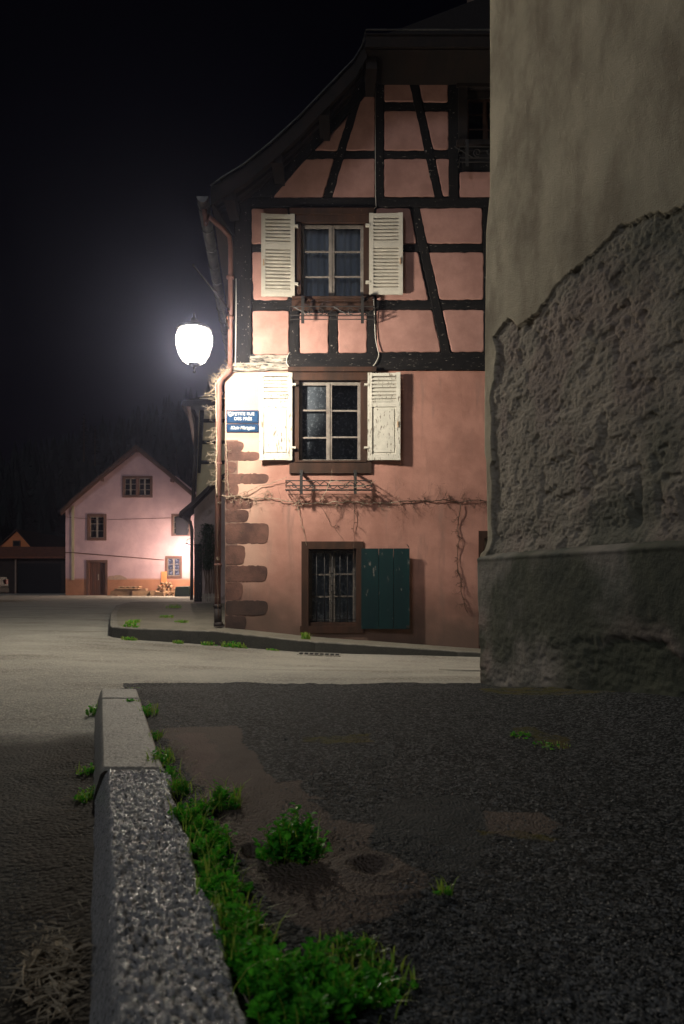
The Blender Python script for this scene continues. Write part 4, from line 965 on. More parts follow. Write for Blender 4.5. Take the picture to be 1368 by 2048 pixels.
def wall_sheet(z0, z1, uz, vz, part):
    us = np.concatenate([tier(0, 2.05, uz), np.linspace(2.05, 9.0, 24)]); zs = np.concatenate([np.linspace(z0, min(z1, 5.0), vz), np.linspace(5.1, z1, 14) if z1 > 5 else []])
    # left reveal: the corner rounds away from the street
    uu = np.concatenate([np.linspace(-1, 0, 9, endpoint=False), us])
    U_, Z_ = np.meshgrid(uu, zs, indexing='ij'); side = np.clip(-U_, 0, 1); U_ = np.maximum(U_, 0)
    lo = left_off(Z_); fall = np.exp(-U_/0.12)
    Uw = U_+lo*fall
    wob = 0.012
    bare = in_poly(U_+0.012*fbm(U_*22, Z_*26, s=1), Z_+0.016*fbm(U_*22+9, Z_*26, s=2), BARE).astype(float)
    if part == 'wall':
        nrm = 0.010*fbm(U_*1.2, Z_*1.2, s=3)+0.0016*fbm(U_*30, Z_*30, s=4)
        Uf = U_*0.42; rough = 0.016*fbm(Uf*5, Z_*5, s=5, o=3)+0.0075*fbm(U_*14, Z_*24, s=6, o=3)+0.0066*fbm(U_*46, Z_*74, s=7, o=2)-0.012*sstep(0.18, 0.42, fbm(U_*9, Z_*13, s=45))
        lip = 0.022+0.012*fbm(U_*3, Z_*3, s=8)
        nrm = nrm+bare*(-lip+rough)
        # hollows
        for (cx_, cy_, rw, rh, dp_) in ((1268,1000,9,34,.030),(1262,1035,12,18,.050),(1312,985,8,20,.018),(1360,1020,8,25,.03),(1070,1010,12,34,-.012),(1080,960,7,30,.014),(990,790,9,22,-.010)):
            c = wpx(cx_, cy_); e = ((U_-c[0])/(rw*0.0033))**2+((Z_-c[1])/(rh*0.0032))**2; nrm = nrm-dp_*np.exp(-e*1.3)
        nrm = nrm*sstep(0, 0.05, U_+0.02)
        # foot flares into the ledge
        lz = 0.915; nrm = nrm+0.03*sstep(lz+0.12, lz+0.0, Z_)
        pinkst = np.clip(sstep(0.05, 0.35, fbm(U_*2.6, Z_*2.2, s=15)), 0, 1)*bare*0.6
        c = wpx(1003, 840); pinkst = np.maximum(pinkst, 0.8*bare*np.exp(-((U_-c[0])/0.06)**2-((Z_-c[1])/0.18)**2))
        mossy = np.clip(sstep(-0.05, 0.35, fbm(U_*1.4+5, Z_*1.1, s=16)+0.28*(U_-0.8)), 0, 1)*(0.35+0.65*bare)*sstep(3.4, 2.2, Z_)
        mossy = np.maximum(mossy, 0.7*sstep(1.25, 0.95, Z_)*np.clip(0.6+fbm(U_*4, Z_*4, s=19), 0, 1))
        attrs = {'bare': bare, 'pinkst': pinkst, 'mossy': mossy*0.8}
    else:
        nrm = 0.055+0.008*fbm(U_*1.5, Z_*1.5, s=23)+0.0035*fbm(U_*28, Z_*28, s=24)
        low = np.clip(sstep(0.62, 0.30, Z_+0.25*fbm(U_*2.4, Z_*2.4, s=25)), 0, 1)
        nrm = nrm+low*(-0.006+0.010*fbm(U_*4.5, Z_*8, s=26)+0.006*fbm(U_*22, Z_*40, s=27))
        nrm = nrm-0.05*sstep(0.892, 0.925, Z_)+0.006*np.exp(-((Z_-0.885)/0.012)**2)
        # broken ledge at the far right, set back and coloured darker
        br = sstep(0.45, 0.40, Z_+0.12*fbm(U_*5, Z_*3, s=28))*sstep(1.15, 1.35, U_+0.1*fbm(U_*5, Z_*5, s=29)); nrm = nrm-0.016*br
        nrm = nrm*sstep(-0.01, 0.03, U_+0.012)
        pinkst = low*np.clip(sstep(-0.1, 0.3, fbm(U_*2.2, Z_*2.2, s=33)), 0, 1)*0.8
        mossy = np.clip(sstep(-0.05, 0.3, fbm(U_*1.7, Z_*1.7, s=34)+0.25*(U_-0.9)), 0, 1)*0.9
        mossy = np.maximum(mossy, br)
        attrs = {'pinkst': pinkst, 'mossy': mossy}
    X = A0[0]+DV[0]*Uw+NV[0]*nrm; Y = A0[1]+DV[1]*Uw+NV[1]*nrm
    rr = 0.045; th = side*math.pi/2
    sd_ = side*1.6
    X = X-NV[0]*np.where(side > 0, 0.012*side*8+side**2*3.0, 0)-DV[0]*0; Y = Y-NV[1]*np.where(side > 0, 0.012*side*8+side**2*3.0, 0)
    P = np.stack([X, Y, Z_], -1); mb = MB().grid(P); mb.f = [f[::-1] for f in mb.f]
    return mkobj(part, mb, M['stucco' if part == 'wall' else 'plinth'], CW, smooth=True, attrs=attrs)
wall_sheet(0.88, 8.6, 330, 640, 'wall')
wall_sheet(-0.25, 0.925, 230, 170, 'plinth')
mb = MB(); e0 = A0-NV*0.0-DV*0.35+NV*0.35; e1 = A0+DV*9.2+NV*0.35; e2 = A0+DV*9.2-NV*4.2; e3 = A0-DV*0.35-NV*4.2
mb.hexa([(*e0,8.5),(*e1,8.5),(*e2,8.5),(*e3,8.5)], [(*e0,8.7),(*e1,8.7),(*((e1+e2)/2),10.6),(*((e0+e3)/2),10.6)])
mb.add([(*((e0+e3)/2),10.6),(*((e1+e2)/2),10.6),(*e2,8.7),(*e3,8.7)], [(0,1,2,3)])
mkobj('roof', mb, M['tiles'], CW)
mb = MB(); q0, q1 = A0-NV*3.1, A0+DV*9-NV*3.1; q2 = A0+DV*9
mb.add([(*q0,-.4),(*q0,8.6),(*q1,8.6),(*q1,-.4)], [(0,1,2,3)]); mb.add([(*q2,-.4),(*q2,8.6),(*q1,8.6),(*q1,-.4)], [(3,2,1,0)])
mkobj('rear_wall', mb, M['plinth'], CW)

# ------------------------------------------------------------------ drain and manhole
dr = thing('storm_drain', (-0.40, 10.86, float(road_h(-0.4,10.86))), 'slotted cast iron drain grate in the gutter below the kerb', 'drain')
mb = MB(); z = float(road_h(-0.35,10.8)); x0, x1, y0, y1 = -0.63, -0.02, 10.50, 10.90
sl = lambda x: float(road_h(x,10.76))+0.012
mb.hexa([(x0,y0,sl(x0)-.05),(x1,y0,sl(x1)-.05),(x1,y0+.05,sl(x1)-.05),(x0,y0+.05,sl(x0)-.05)], [(x0,y0,sl(x0)),(x1,y0,sl(x1)),(x1,y0+.05,sl(x1)),(x0,y0+.05,sl(x0))])
mb.hexa([(x0,y1-.03,sl(x0)-.05),(x1,y1-.03,sl(x1)-.05),(x1,y1,sl(x1)-.05),(x0,y1,sl(x0)-.05)], [(x0,y1-.03,sl(x0)),(x1,y1-.03,sl(x1)),(x1,y1,sl(x1)),(x0,y1,sl(x0))])
for k in range(9):
    xa = x0+k*(x1-x0-0.02)/8; mb.hexa([(xa,y0+.05,sl(xa)-.05),(xa+.02,y0+.05,sl(xa)-.05),(xa+.02,y1-.03,sl(xa)-.05),(xa,y1-.03,sl(xa)-.05)], [(xa,y0+.05,sl(xa)-.001),(xa+.02,y0+.05,sl(xa)-.001),(xa+.02,y1-.03,sl(xa)-.001),(xa,y1-.03,sl(xa)-.001)])
mkobj('grate', mb, M['road'], dr, attrs={'near_dark': np.zeros(len(mb.v)), 'soil': np.zeros(len(mb.v))})
mb = MB(); mb.add([(x0+.01,y0+.04,sl(x0)-.008),(x1-.01,y0+.04,sl(x1)-.008),(x1-.01,y1-.02,sl(x1)-.008),(x0+.01,y1-.02,sl(x0)-.008)], [(0,1,2,3)]); mkobj('pit_shade', mb, M['dark'], dr)  # flat dark sheet painted as the shade between the bars
mh = (940-CX)/FP
yy = 8.2; xx = mh*yy; 
mb = MB(); P0 = []
zc = lambda x, y: float(road_h(x, y))+0.016
n = 28
for r_, h_ in ((0.34,-0.03),(0.34,0.0),(0.30,0.002),(0.29,-0.004),(0.27,-0.004),(0.26,0.003)):
    P0.append([(xx+r_*math.cos(6.283*k/n), yy+r_*math.sin(6.283*k/n), zc(xx+r_*math.cos(6.283*k/n), yy+r_*math.sin(6.283*k/n))+h_) for k in range(n)])
vs = [p for r_ in P0 for p in r_]; fs = [(i*n+k, i*n+(k+1) % n, (i+1)*n+(k+1) % n, (i+1)*n+k) for i in range(5) for k in range(n)]; fs.append(tuple(5*n+k for k in range(n)))
mb.add(vs, fs); tag(mkobj('manhole_cover', mb, mat('pale_concrete', (0.42,0.40,0.34), (0.34,0.32,0.28), scale=9, bump=.5, bscale=80)), 'round pale manhole cover in the road beside the rendered building', 'manhole')

# ------------------------------------------------------------------ far pink gabled house
F43 = Frame(43.0)
FH = thing('pink_gabled_house', F43(255, 1190, 0), 'pale pink gabled house with an orange base at the end of the street', 'house')
def gy_l(px): return np.interp(px, [131,150,275,380,470], [1020,1001,902,985,1060])
xs = sorted(set(list(range(131, 471, 4))+[245,305,175,213,343,381,330,364]))
holesF = [(247,303,954,993),(177,211,1030,1079),(346,379,1031,1070),(333,361,1115,1153),(178,211,1124,1190)]
mb = MB(); pts = []
ysF = sorted(set(list(range(1100, 1200, 5))+[1160,1192,1200]+[h[2] for h in holesF]+[h[3] for h in holesF]+list(range(900, 1100, 6))))
for a, b in zip(xs[:-1], xs[1:]):
    ta, tb = gy_l(a), gy_l(b); cols = [y for y in ysF if y > max(ta, tb)+0.5]
    seq = [None]+cols
    for i in range(len(seq)-1):
        y1_ = seq[i+1]; y0a = ta if seq[i] is None else seq[i]; y0b = tb if seq[i] is None else seq[i]
        c = ((a+b)/2, (max(y0a, y0b)+y1_)/2)
        if any(h[0]-1.5 < c[0] < h[1]+1.5 and h[2] < c[1] < h[3] for h in holesF): continue
        q = [(a,y0a),(a,y1_),(b,y1_),(b,y0b)]; pts += q; mb.add([F43(x, y) for x, y in q], [(0,1,2,3)])
pts = np.array(pts); dado = ((pts[:, 1]+0*pts[:, 0]) >= 1160)*1.0
n0 = len(mb.v); x0w, x1w = F43(131,0)[0], F43(470,0)[0]; zE = F43(0,1020)[2]; zE2 = F43(0,1060)[2]
mb.add([(x0w,43,-.3),(x0w,43,zE),(x0w-1,53,zE),(x0w-1,53,-.3)], [(0,1,2,3)]); mb.add([(x1w,43,-.3),(x1w,43,zE2),(x1w,53,zE2),(x1w,53,-.3)], [(3,2,1,0)])
mb.add([(x0w-1,53,-.3),(x0w-1,53,zE),(F43(275,0)[0],53,F43(0,902)[2]),(x1w,53,zE2),(x1w,53,-.3)], [(4,3,2,1,0)])
mkobj('wall', mb, M['farpink'], FH, attrs={'dado': np.concatenate([dado, np.zeros(len(mb.v)-n0)])})
mb = MB(); rp = [(125,1021),(150,996),(275,891),(330,935),(380,978),(480,1064)]
for i in range(len(rp)-1):
    (a, ya), (b, yb2) = rp[i], rp[i+1]; A = F43(a, ya+3, 0.35); B = F43(b, yb2+3, 0.35); A2 = (A[0]-0.9, 53.5, A[2]); B2 = (B[0]-0.9, 53.5, B[2]); t = 0.20
    up = lambda p, h: (p[0], p[1], p[2]+h)
    mb.hexa([up(A,-.10), up(B,-.10), up(B2,-.10), up(A2,-.10)], [up(A,.09), up(B,.09), up(B2,.09), up(A2,.09)])
RFF = mkobj('roof', mb, M['tiles_red'], FH)
mb = MB()
for (a, b) in zip(rp[:-1], rp[1:]):
    A = F43(a[0], a[1]+5, 0.25); B = F43(b[0], b[1]+5, 0.25); mb.hexa([(A[0],A[1],A[2]-.17),(B[0],B[1],B[2]-.17),(B[0],B[1]+.05,B[2]-.17),(A[0],A[1]+.05,A[2]-.17)], [(A[0],A[1],A[2]),(B[0],B[1],B[2]),(B[0],B[1]+.05,B[2]),(A[0],A[1]+.05,A[2])])
mkobj('barge_board', mb, M['farframe'], RFF)
for (px, py) in ((205,958),(275,900),(346,960)): mkobj('purlin', F43.box(MB(), px-3, px+3, py-1, py+5, 0, 0.34), M['farframe'], RFF)
mkobj('aerial', MB().tube([(F43(338,0)[0],45,F43(0,945)[2]),(F43(338,0)[0],45,F43(0,880)[2])], 0.02, 5), M['zinc'], RFF)
def fwin(x0, x1, y0, y1, mull, rows, m='dark', lab=None, fr=4, cur=None, two=False):
    b = MB(); F43.box(b, x0, x1, y0, y0+fr, -0.1, 0.05); F43.box(b, x0, x1, y1-fr, y1, -0.1, 0.06); F43.box(b, x0, x0+fr, y0+fr, y1-fr, -0.1, 0.05); F43.box(b, x1-fr, x1, y0+fr, y1-fr, -0.1, 0.05)
    if two: F43.box(b, (x0+x1)/2-3, (x0+x1)/2+3, y0+fr, y1-fr, -0.1, 0.04)
    W = mkobj('window', b, M['farframe'], FH); c = MB(); d = -0.06
    sub = [(x0+fr, (x0+x1)/2-3), ((x0+x1)/2+3, x1-fr)] if two else [(x0+fr, x1-fr)]
    for (a, e) in sub:
        F43.box(c, a, a+1, y0+fr, y1-fr, d-0.04, d); F43.box(c, e-1, e, y0+fr, y1-fr, d-0.04, d); F43.box(c, (a+e)/2-1.6, (a+e)/2+1.6, y0+fr, y1-fr, d-0.04, d+0.01)
        F43.box(c, a, e, y0+fr, y0+fr+1.2, d-0.04, d+0.005); F43.box(c, a, e, y1-fr-1.2, y1-fr, d-0.04, d+0.005)
        for k in range(1, rows): yk = y0+fr+(y1-y0-2*fr)*k/rows; F43.box(c, a+1, e-1, yk-.5, yk+.5, d-0.03, d-0.004)
    mkobj('casement', c, M['sash'], W); mkobj('pane', F43.box(MB(), x0+fr, x1-fr, y0+fr, y1-fr, d-0.03, d-0.026), M['glass'], W)
    recess(F43, W, x0+fr, x1-fr, y0+fr, y1-fr, -0.1, 0.5)
    if cur: mkobj('curtain', F43.box(MB(), x0+fr, x1-fr, y0+fr, y1-fr, -0.2, -0.18), M[cur], W)
    return W
fwin(245, 305, 952, 995, True, 3, two=True, fr=4.5)
fwin(174.5, 213, 1028, 1081, True, 3, fr=5.5)
W = fwin(343, 382, 1028, 1072, True, 3, fr=4)
fwin(330.5, 364, 1112, 1156, True, 3, fr=4.5, cur='lace2')
b = MB(); p = [F43(352,1034,0.06), F43(352,1070,0.06), F43(379,1071,0.55), F43(379,1036,0.55)]
mb = MB().hexa([p[1], p[2], (p[2][0],p[2][1]+.05,p[2][2]), (p[1][0],p[1][1]+.05,p[1][2])], [p[0], p[3], (p[3][0],p[3][1]+.05,p[3][2]), (p[0][0],p[0][1]+.05,p[0][2])])
o = mkobj('shutter', mb, M['dark'], FH); o['label'] = 'dark shutter standing ajar above the wall lamp'
mb = MB(); F43.box(mb, 323, 334, 1143, 1173, 0.03, 0.07); 
for k in range(6): F43.box(mb, 325, 332, 1146+k*4.4, 1148.4+k*4.4, 0.07, 0.09)
o = mkobj('shutter', mb, M['orange'], FH); o['label'] = 'orange louvred shutter beside the low lace-curtained window'
mb = MB(); F43.box(mb, 173, 215, 1120, 1125, -0.1, 0.06); F43.box(mb, 173, 178, 1125, 1191, -0.2, 0.05); F43.box(mb, 211, 215, 1125, 1191, -0.2, 0.05)
Dd = mkobj('door', mb, M['farframe'], FH); mb = MB()
for k in range(8): F43.box(mb, 178+k*4.13, 178+k*4.13+3.9, 1125, 1191, -0.16, -0.10)
mkobj('door_leaf', mb, M['fardoor'], Dd); mkobj('handle', F43.box(MB(), 195, 196.5, 1148, 1160, -0.1, -0.04), M['sash'], Dd)
mkobj('corner_strip', F43.box(MB(), 143.5, 148.5, 1012, 1160, -0.01, 0.05), M['cream'], FH)
mkobj('cable', MB().tube([F43(131,1105,0.05),F43(145,1105,0.05),F43(230,1112,0.05),F43(328,1120,0.05)], 0.022, 5), M['farframe'], FH)
mkobj('cable', MB().tube([F43(131,1034,0.03),F43(200,1040,0.03),F43(343,1036,0.03)], 0.010, 4), M['farframe'], FH)
mkobj('bare_patch', MB().prism(rough_poly([(216,1152),(240,1150),(252,1155),(255,1159.5),(216,1159.5)], r=3, step=4, jit=.6), F43, 0, 0.012, bevel=.4), M['mortar'], FH)
# step / kerb slab at the far verge
# far wall lamp: bracket on the end of the barn wall
FL = Vector(Frame(40.6)(374, 1095)); 
WL = thing('wall_lamp', (FL.x+0.45, FL.y, FL.z), 'small lit wall lantern glaring on the far pink house', 'wall lamp')
mb = MB().tube([(FL.x+0.50, FL.y, FL.z+0.45), (FL.x+0.25, FL.y, FL.z+0.52), (FL.x, FL.y, FL.z+0.42), (FL.x, FL.y, FL.z+0.2)], 0.02, 6); mb.lathe((FL.x, FL.y, FL.z+0.1), [(0.17,0),(0.15,0.05),(0.06,0.12),(0.03,0.14)], 12); mkobj('bracket', mb, M['iron'], WL, smooth=True)
mb = MB().lathe((FL.x, FL.y, FL.z), [(0.01,-0.14),(0.07,-0.12),(0.10,-0.04),(0.10,0.04),(0.07,0.10),(0.01,0.12)], 14); mkobj('globe', mb, emit('far_lamp_light', FAR_C, FAR_W*0.5), WL, smooth=True)

# stone blocks, logs, bench in front of it
def block(px, py, wpx_, hpx, D, rz=0.0, dep=0.45, m='stoneblock', seed=0):
    F = Frame(D); s = F.sc; c = Vector(F(px, py)); rd = random.Random(seed); w_, h_ = wpx_*s, hpx*s; vs = []
    for z in (0, 1):
        for (sx, sy) in ((-1,-1),(1,-1),(1,1),(-1,1)):
            x = sx*w_/2+rd.uniform(-.04, .04)*w_; y = sy*dep/2+rd.uniform(-.05, .05); vs.append((c.x+x*math.cos(rz)-y*math.sin(rz), c.y+x*math.sin(rz)+y*math.cos(rz), c.z+z*h_+rd.uniform(-.03, .03)*h_))
    return MB().hexa(vs[:4], vs[4:])
blk = [(285,1201,38,19,41.2,'large tan stone block at the front of the pile'),(243,1199,40,17,41.6,'dark long stone slab left in the pile'),(306,1201,10,20,41.0,'upright narrow stone post next to the large block'),(262,1183,64,6,41.6,'long flat slab lying across the top of the pile'),(228,1199,20,8,41,'low slab at the left end of the stone pile'),(322,1200,15,16,40.9,'squarish stone leaning between post and logs')]
for i, (x, y, w_, h_, D, lab) in enumerate(blk):
    tag(mkobj('stone_block', block(x, y, w_, h_, D, rz=random.uniform(-.2, .2), seed=i)), lab, 'stone block', 'stone blocks piled by the pink house') if False else tag(mkobj('stone_block', block(x, y, w_, h_, D, rz=random.uniform(-.2, .2), seed=i), M['stoneblock']), lab, 'stone block', 'stone blocks piled by the pink house')
F405 = Frame(41.6)
bn = thing('slatted_bench', F405(260, 1186), 'pale slatted pallet lying on top of the stone slabs', 'pallet')
mb = MB(); F405.box(mb, 239, 281, 1172.5, 1174, -0.3, 0.3); mkobj('top_board', mb, M['slat'], bn)
mb = MB(); F405.box(mb, 238, 280, 1176, 1178, -0.3, 0.3); mkobj('lower_board', mb, M['slat'], bn)
for x in (242, 254, 266, 277): mkobj('spacer', F405.box(MB(), x-1.2, x+1.2, 1174, 1178, -0.28, 0.28), M['slat'], bn)
rd = random.Random(3); k = 0
for row, (y, xa, xb) in enumerate(((1200,312,350),(1194,312,352),(1188,312,350),(1182,314,348),(1176,316,344),(1170,322,338))):
    x = xa
    while x < xb:
        D = 41.4+rd.uniform(-.3, .3); F = Frame(D); w_ = rd.uniform(6, 9); r = w_*F.sc/2; c = Vector(F(x+w_/2, y-3)); a = rd.uniform(-.7, .7); L_ = rd.uniform(.25, .45)
        dv = Vector((math.sin(a), math.cos(a), rd.uniform(-.15, .15)))*L_/2; mb = MB().tube([c-dv, c, c+dv], [r*.8, r*.85, r*.75], 6, jit=0.15)
        k += 1
        o = mkobj('log', mb, M['log']); tag(o, 'split log in the heap of firewood beside the dark green box', 'log', 'heaped firewood logs by the pink house'); x += w_*1.02
mb = MB(); F = Frame(39.2); mb.prism(rough_poly([(350,1173),(378,1172),(380,1203),(349,1203)], r=5, step=8, jit=.6), F, -0.5, 0.0, bevel=2); tag(mkobj('garden_box', mb, M['bin']), 'dark green rounded box beside the firewood', 'box')

# ------------------------------------------------------------------ cream half-timbered house with lean-to, behind the corner
F25 = Frame(25.0)
CH = thing('cream_timbered_house', F25(412, 1203), 'cream half-timbered house with a lean-to, seen past the downpipe', 'house')
mb = MB(); mb.prism([(399,795),(540,795),(540,1215),(388,1215),(388,1005),(392,1000)], F25, -9.0, -0.02); mkobj('wall', mb, M['cream'], CH)
for p in ([(400.5,808),(409,808),(401,946),(395,946)],[(404,838),(470,838),(470,845),(404,845)],[(402,881),(470,881),(470,888),(402,888)],[(400,921),(470,921),(470,928),(399,928)]):
    mkobj('beam', MB().prism(p, F25, -0.02, 0.02), M['timber'], CH)
mb = MB()
mb.hexa([(F25(372,815)[0],24.3,6.45),(F25(560,815)[0],24.3,6.45),(F25(560,815)[0],34,6.45),(F25(372,815)[0]-.9,34,6.45)], [(F25(374,812)[0],24.3,6.62),(F25(560,812)[0],24.3,6.62),(F25(560,812)[0],34,9.6),(F25(445,812)[0],34,9.6)])
CR = mkobj('roof', mb, M['tiles'], CH)
a_, b_ = Vector(Frame(24.4)(377, 811)), Vector(Frame(32.0)(391.5, 895)); mb = MB().tube([a_, b_], 0.075, 8); 
for k in range(24): c = a_.lerp(b_, k/23); mb.tube([c+Vector((-.09,0,0)), c+Vector((.02,0,.09))], 0.02, 4)
mkobj('gutter', mb, M['copper'], CR)
mb = MB().tube([Frame(24.9)(383,812,0), Frame(24.9)(393,838,0), Frame(24.9)(390,900,0), Frame(24.9)(386,1005,0)], 0.06, 8); mkobj('downpipe', mb, M['castiron'], CH, smooth=True)
F24 = Frame(24.2)
# lean-to (small barn) in front
BN = thing('lean_to_shed', F24(412, 1203), 'lilac grey shed with a sloping roof beside the big downpipe', 'shed')
mb = MB(); mb.prism([(388,1018),(436,970),(540,905),(540,1215),(388,1215)], F24, -0.70, 0.0); mkobj('wall', mb, M['shedwall'], BN)
xe = F24(388,0)[0]; mb = MB(); g0 = Vector(F24(388,1010)); g1 = Vector(F24(388,1206)); FE = Vector(Frame(41.0)(386, 1010)); FEb = Vector(Frame(41.0)(386, 1206))
mb.hexa([(g0.x,24.95,g1.z),(g0.x+.3,24.95,g1.z),(FE.x+.3,42.4,0-.1),(FE.x,42.4,-.1)], [(g0.x,24.95,3.1),(g0.x+.3,24.95,3.1),(FE.x+.3,42.4,4.2),(FE.x,42.4,4.2)]); mkobj('side_wall', mb, M['shedwall'], BN)
mb = MB(); q = [(364,1026),(388,1006),(412,983),(436,960),(545,893)]
for i in range(len(q)-1):
    A = F24(q[i][0], q[i][1], 0.4); B = F24(q[i+1][0], q[i+1][1], 0.4); t = 0.16
    mb.hexa([(A[0],A[1],A[2]-t),(B[0],B[1],B[2]-t),(B[0],B[1]+1.15,B[2]-t),(A[0],A[1]+1.15,A[2]-t)], [A, B, (B[0],B[1]+1.15,B[2]), (A[0],A[1]+1.15,A[2])])
LR = mkobj('roof', mb, M['soffit'], BN)
c = Vector(F24(366,1030,0.3)); mkobj('gutter', MB().tube([c, c+Vector((0,1.2,0))], 0.075, 8), M['castiron'], LR)
mb = MB().tube([c+Vector((0,.3,-.05)), Vector(F24(382,1045,.1)), Vector(F24(384.5,1060,.05)), Vector(F24(384,1200,.05))], 0.055, 8); mkobj('downpipe', mb, M['castiron'], BN, smooth=True)
mb = MB(); F24.box(mb, 389, 404, 1088, 1203, -0.02, 0.03);  # tall dark boarded strip on the shed front, shaped as a door
for k in range(3): F24.box(mb, 390+k*4.7, 390+k*4.7+4.3, 1091, 1202, 0.03, 0.045)
DD = mkobj('door', mb, M['timber'], BN); mkobj('handle', F24.box(MB(), 401, 402, 1144, 1150, 0.045, 0.08), M['iron'], DD)
F238 = Frame(23.7)
pf = thing('picket_fence', F238(417, 1206), 'short row of grey wooden pickets against the shed wall', 'fence')
for k, x in enumerate((404,409.5,415,420.5,426,431)):
    p = [(x,1189+random.uniform(-1,1)),(x+2.1,1186+random.uniform(-1,1)),(x+4.2,1189),(x+4.2,1206),(x,1206)]; mkobj('picket', MB().prism(p, F238, -0.02, 0.0), M['sash'], pf)
mkobj('rail', F238.box(MB(), 402, 437, 1194, 1196, -0.06, -0.025), M['sash'], pf)

# ------------------------------------------------------------------ leaves: generic builders
def leaf(mb, p, dirv, up, L, W_):
    d = dirv.normalized(); s = d.cross(up)
    if s.length < 1e-4: s = Vector((1,0,0))
    s.normalize(); n = s.cross(d).normalized()
    mb.add([p, p+d*L*.35+s*W_*.5+n*L*.10, p+d*L*.75+s*W_*.38+n*L*.06, p+d*L-n*L*.10, p+d*L*.75-s*W_*.38+n*L*.06, p+d*L*.35-s*W_*.5+n*L*.10, p+d*L*.55-n*L*.03],
           [(0,1,6),(1,2,6),(2,3,6),(3,4,6),(4,5,6),(5,0,6)])
def clump(c, rx_, ry_, h, n, Ll, seed, zf=lambda x, y: 0.08):
    """low leafy weed: short upright stems each set with small ovate leaves"""
    rd = random.Random(seed); lv = MB(); st = MB()
    for k in range(int(n*0.62)):
        a = rd.uniform(0, 6.283); r = math.sqrt(rd.random())*(0.78+0.30*math.sin(a*3+seed)+0.14*math.sin(a*7+seed)); x = c[0]+rx_*r*math.cos(a); y = c[1]+ry_*r*math.sin(a)
        z0 = zf(x, y); hh = h*(1-0.75*min(1,r*r))*(0.85+0.45*math.sin(x*70+seed)*math.cos(y*55+seed))*rd.uniform(0.5, 1.15)
        lean = Vector((math.cos(a)*r*0.5+rd.uniform(-.3,.3), math.sin(a)*r*0.5+rd.uniform(-.3,.3), 1)).normalized()
        p0 = Vector((x, y, z0-0.004)); tip = p0+lean*hh; st.tube([p0, p0.lerp(tip, .5)+Vector((rd.uniform(-.2,.2)*hh*.3, 0, 0)), tip], 0.0009, 3, caps=False)
        m_ = rd.randint(4, 7)
        for j in range(m_):
            t = 0.30+0.70*j/(m_-1); q = p0.lerp(tip, t); b = rd.uniform(0, 6.283); dv = Vector((math.cos(b), math.sin(b), rd.uniform(0.1, 1.0)))
            LL = Ll*rd.uniform(.7, 1.6)*(1.2-.35*t); leaf(lv, q, dv, Vector((0,0,1)), LL, LL*.78)
    return lv, st
def blades(c, rx_, ry_, h, n, seed, zf=lambda x, y: 0.08, w_=0.0013):
    rd = random.Random(seed); mb = MB()
    for k in range(n):
        a = rd.uniform(0, 6.283); r = math.sqrt(rd.random()); x = c[0]+rx_*r*math.cos(a); y = c[1]+ry_*r*math.sin(a); z0 = zf(x, y)-0.003; hh = h*rd.uniform(.5, 1.2)
        b = rd.uniform(0, 6.283); out = Vector((math.cos(b), math.sin(b), 0)); s = Vector((-out.y, out.x, 0))*w_*rd.uniform(.7,1.3); bend = rd.uniform(.2, 1.1)*hh
        p = [Vector((x,y,z0)), Vector((x,y,z0+hh*.45))+out*bend*.15, Vector((x,y,z0+hh*.8))+out*bend*.5, Vector((x,y,z0+hh*.95))+out*bend]
        mb.add([p[0]-s, p[0]+s, p[1]+s, p[1]-s, p[2]+s*.7, p[2]-s*.7, p[3]], [(0,1,2,3),(3,2,4,5),(5,4,6)])
    return mb
def weed(px, py, wpx_, h, n, Ll, label, seed, z=0.08, depth=1.0, grass=0, group='weeds growing along the near kerb and yard', zf=None, mats=('leaf','leaf2'), gh=None, bw=0.0016):
    zf_ = zf or (lambda x, y: z)
    c = px2y(px, py, z); rx_ = wpx_/2*c[1]/FP; ry_ = rx_*depth
    o = thing('weed_clump', (c[0], c[1], zf_(c[0], c[1])), label, 'weed', group)
    if n:
        lv, st = clump(c, rx_, ry_, h, n, Ll, seed, zf_); mkobj('foliage', lv, M[mats[0]], o); mkobj('stem', st, M['leaf2'], o)
    if grass: mkobj('grass_blades', blades(c, rx_*1.15, ry_*1.15, gh or h*1.2, grass, seed+1, zf_, bw), M[mats[1]], o)
    return o
weed(625, 2010, 300, 0.062, 620, 0.0145, 'largest bright green leafy weed mound at the bottom of the yard', 1, depth=1.0, grass=18)
weed(520, 1955, 120, 0.050, 150, 0.014, 'leafy weed between the big mound and the glistening kerb', 19, depth=1.2, grass=14)
weed(760, 1965, 130, 0.030, 60, 0.010, 'sparse yellowish grassy weed at the right edge of the big mound', 2, depth=1.3, grass=80, gh=0.035)
weed(585, 1715, 110, 0.105, 260, 0.0165, 'round bushy green weed standing alone on the bare earth', 3, depth=0.9, grass=6, gh=0.1)
weed(448, 1612, 62, 0.062, 60, 0.014, 'olive green weed tuft just left of the round bushy one', 4, depth=1.0, grass=45)
weed(380, 1640, 78, 0.065, 110, 0.016, 'tall grassy weed against the kerb, level with the olive tuft', 5, depth=1.2, grass=34)
weed(420, 1705, 84, 0.058, 120, 0.015, 'grassy green weed on the kerb edge below the olive tuft', 6, depth=1.3, grass=34)
weed(440, 1790, 92, 0.055, 130, 0.015, 'dark leafy weed in the kerb joint halfway down the near stones', 7, depth=1.3, grass=34)
weed(485, 1880, 100, 0.052, 130, 0.014, 'grassy weed leaning on the nearest kerb stone', 8, depth=1.5, grass=60, gh=0.06)
weed(360, 1585, 44, 0.05, 50, 0.012, 'small weed at the corner where the rough kerb stone begins', 9, depth=1.4, grass=30)
weed(322, 1525, 46, 0.045, 60, 0.013, 'bright weed beside the near end of the smooth kerb stone', 10, depth=2.2, grass=60)
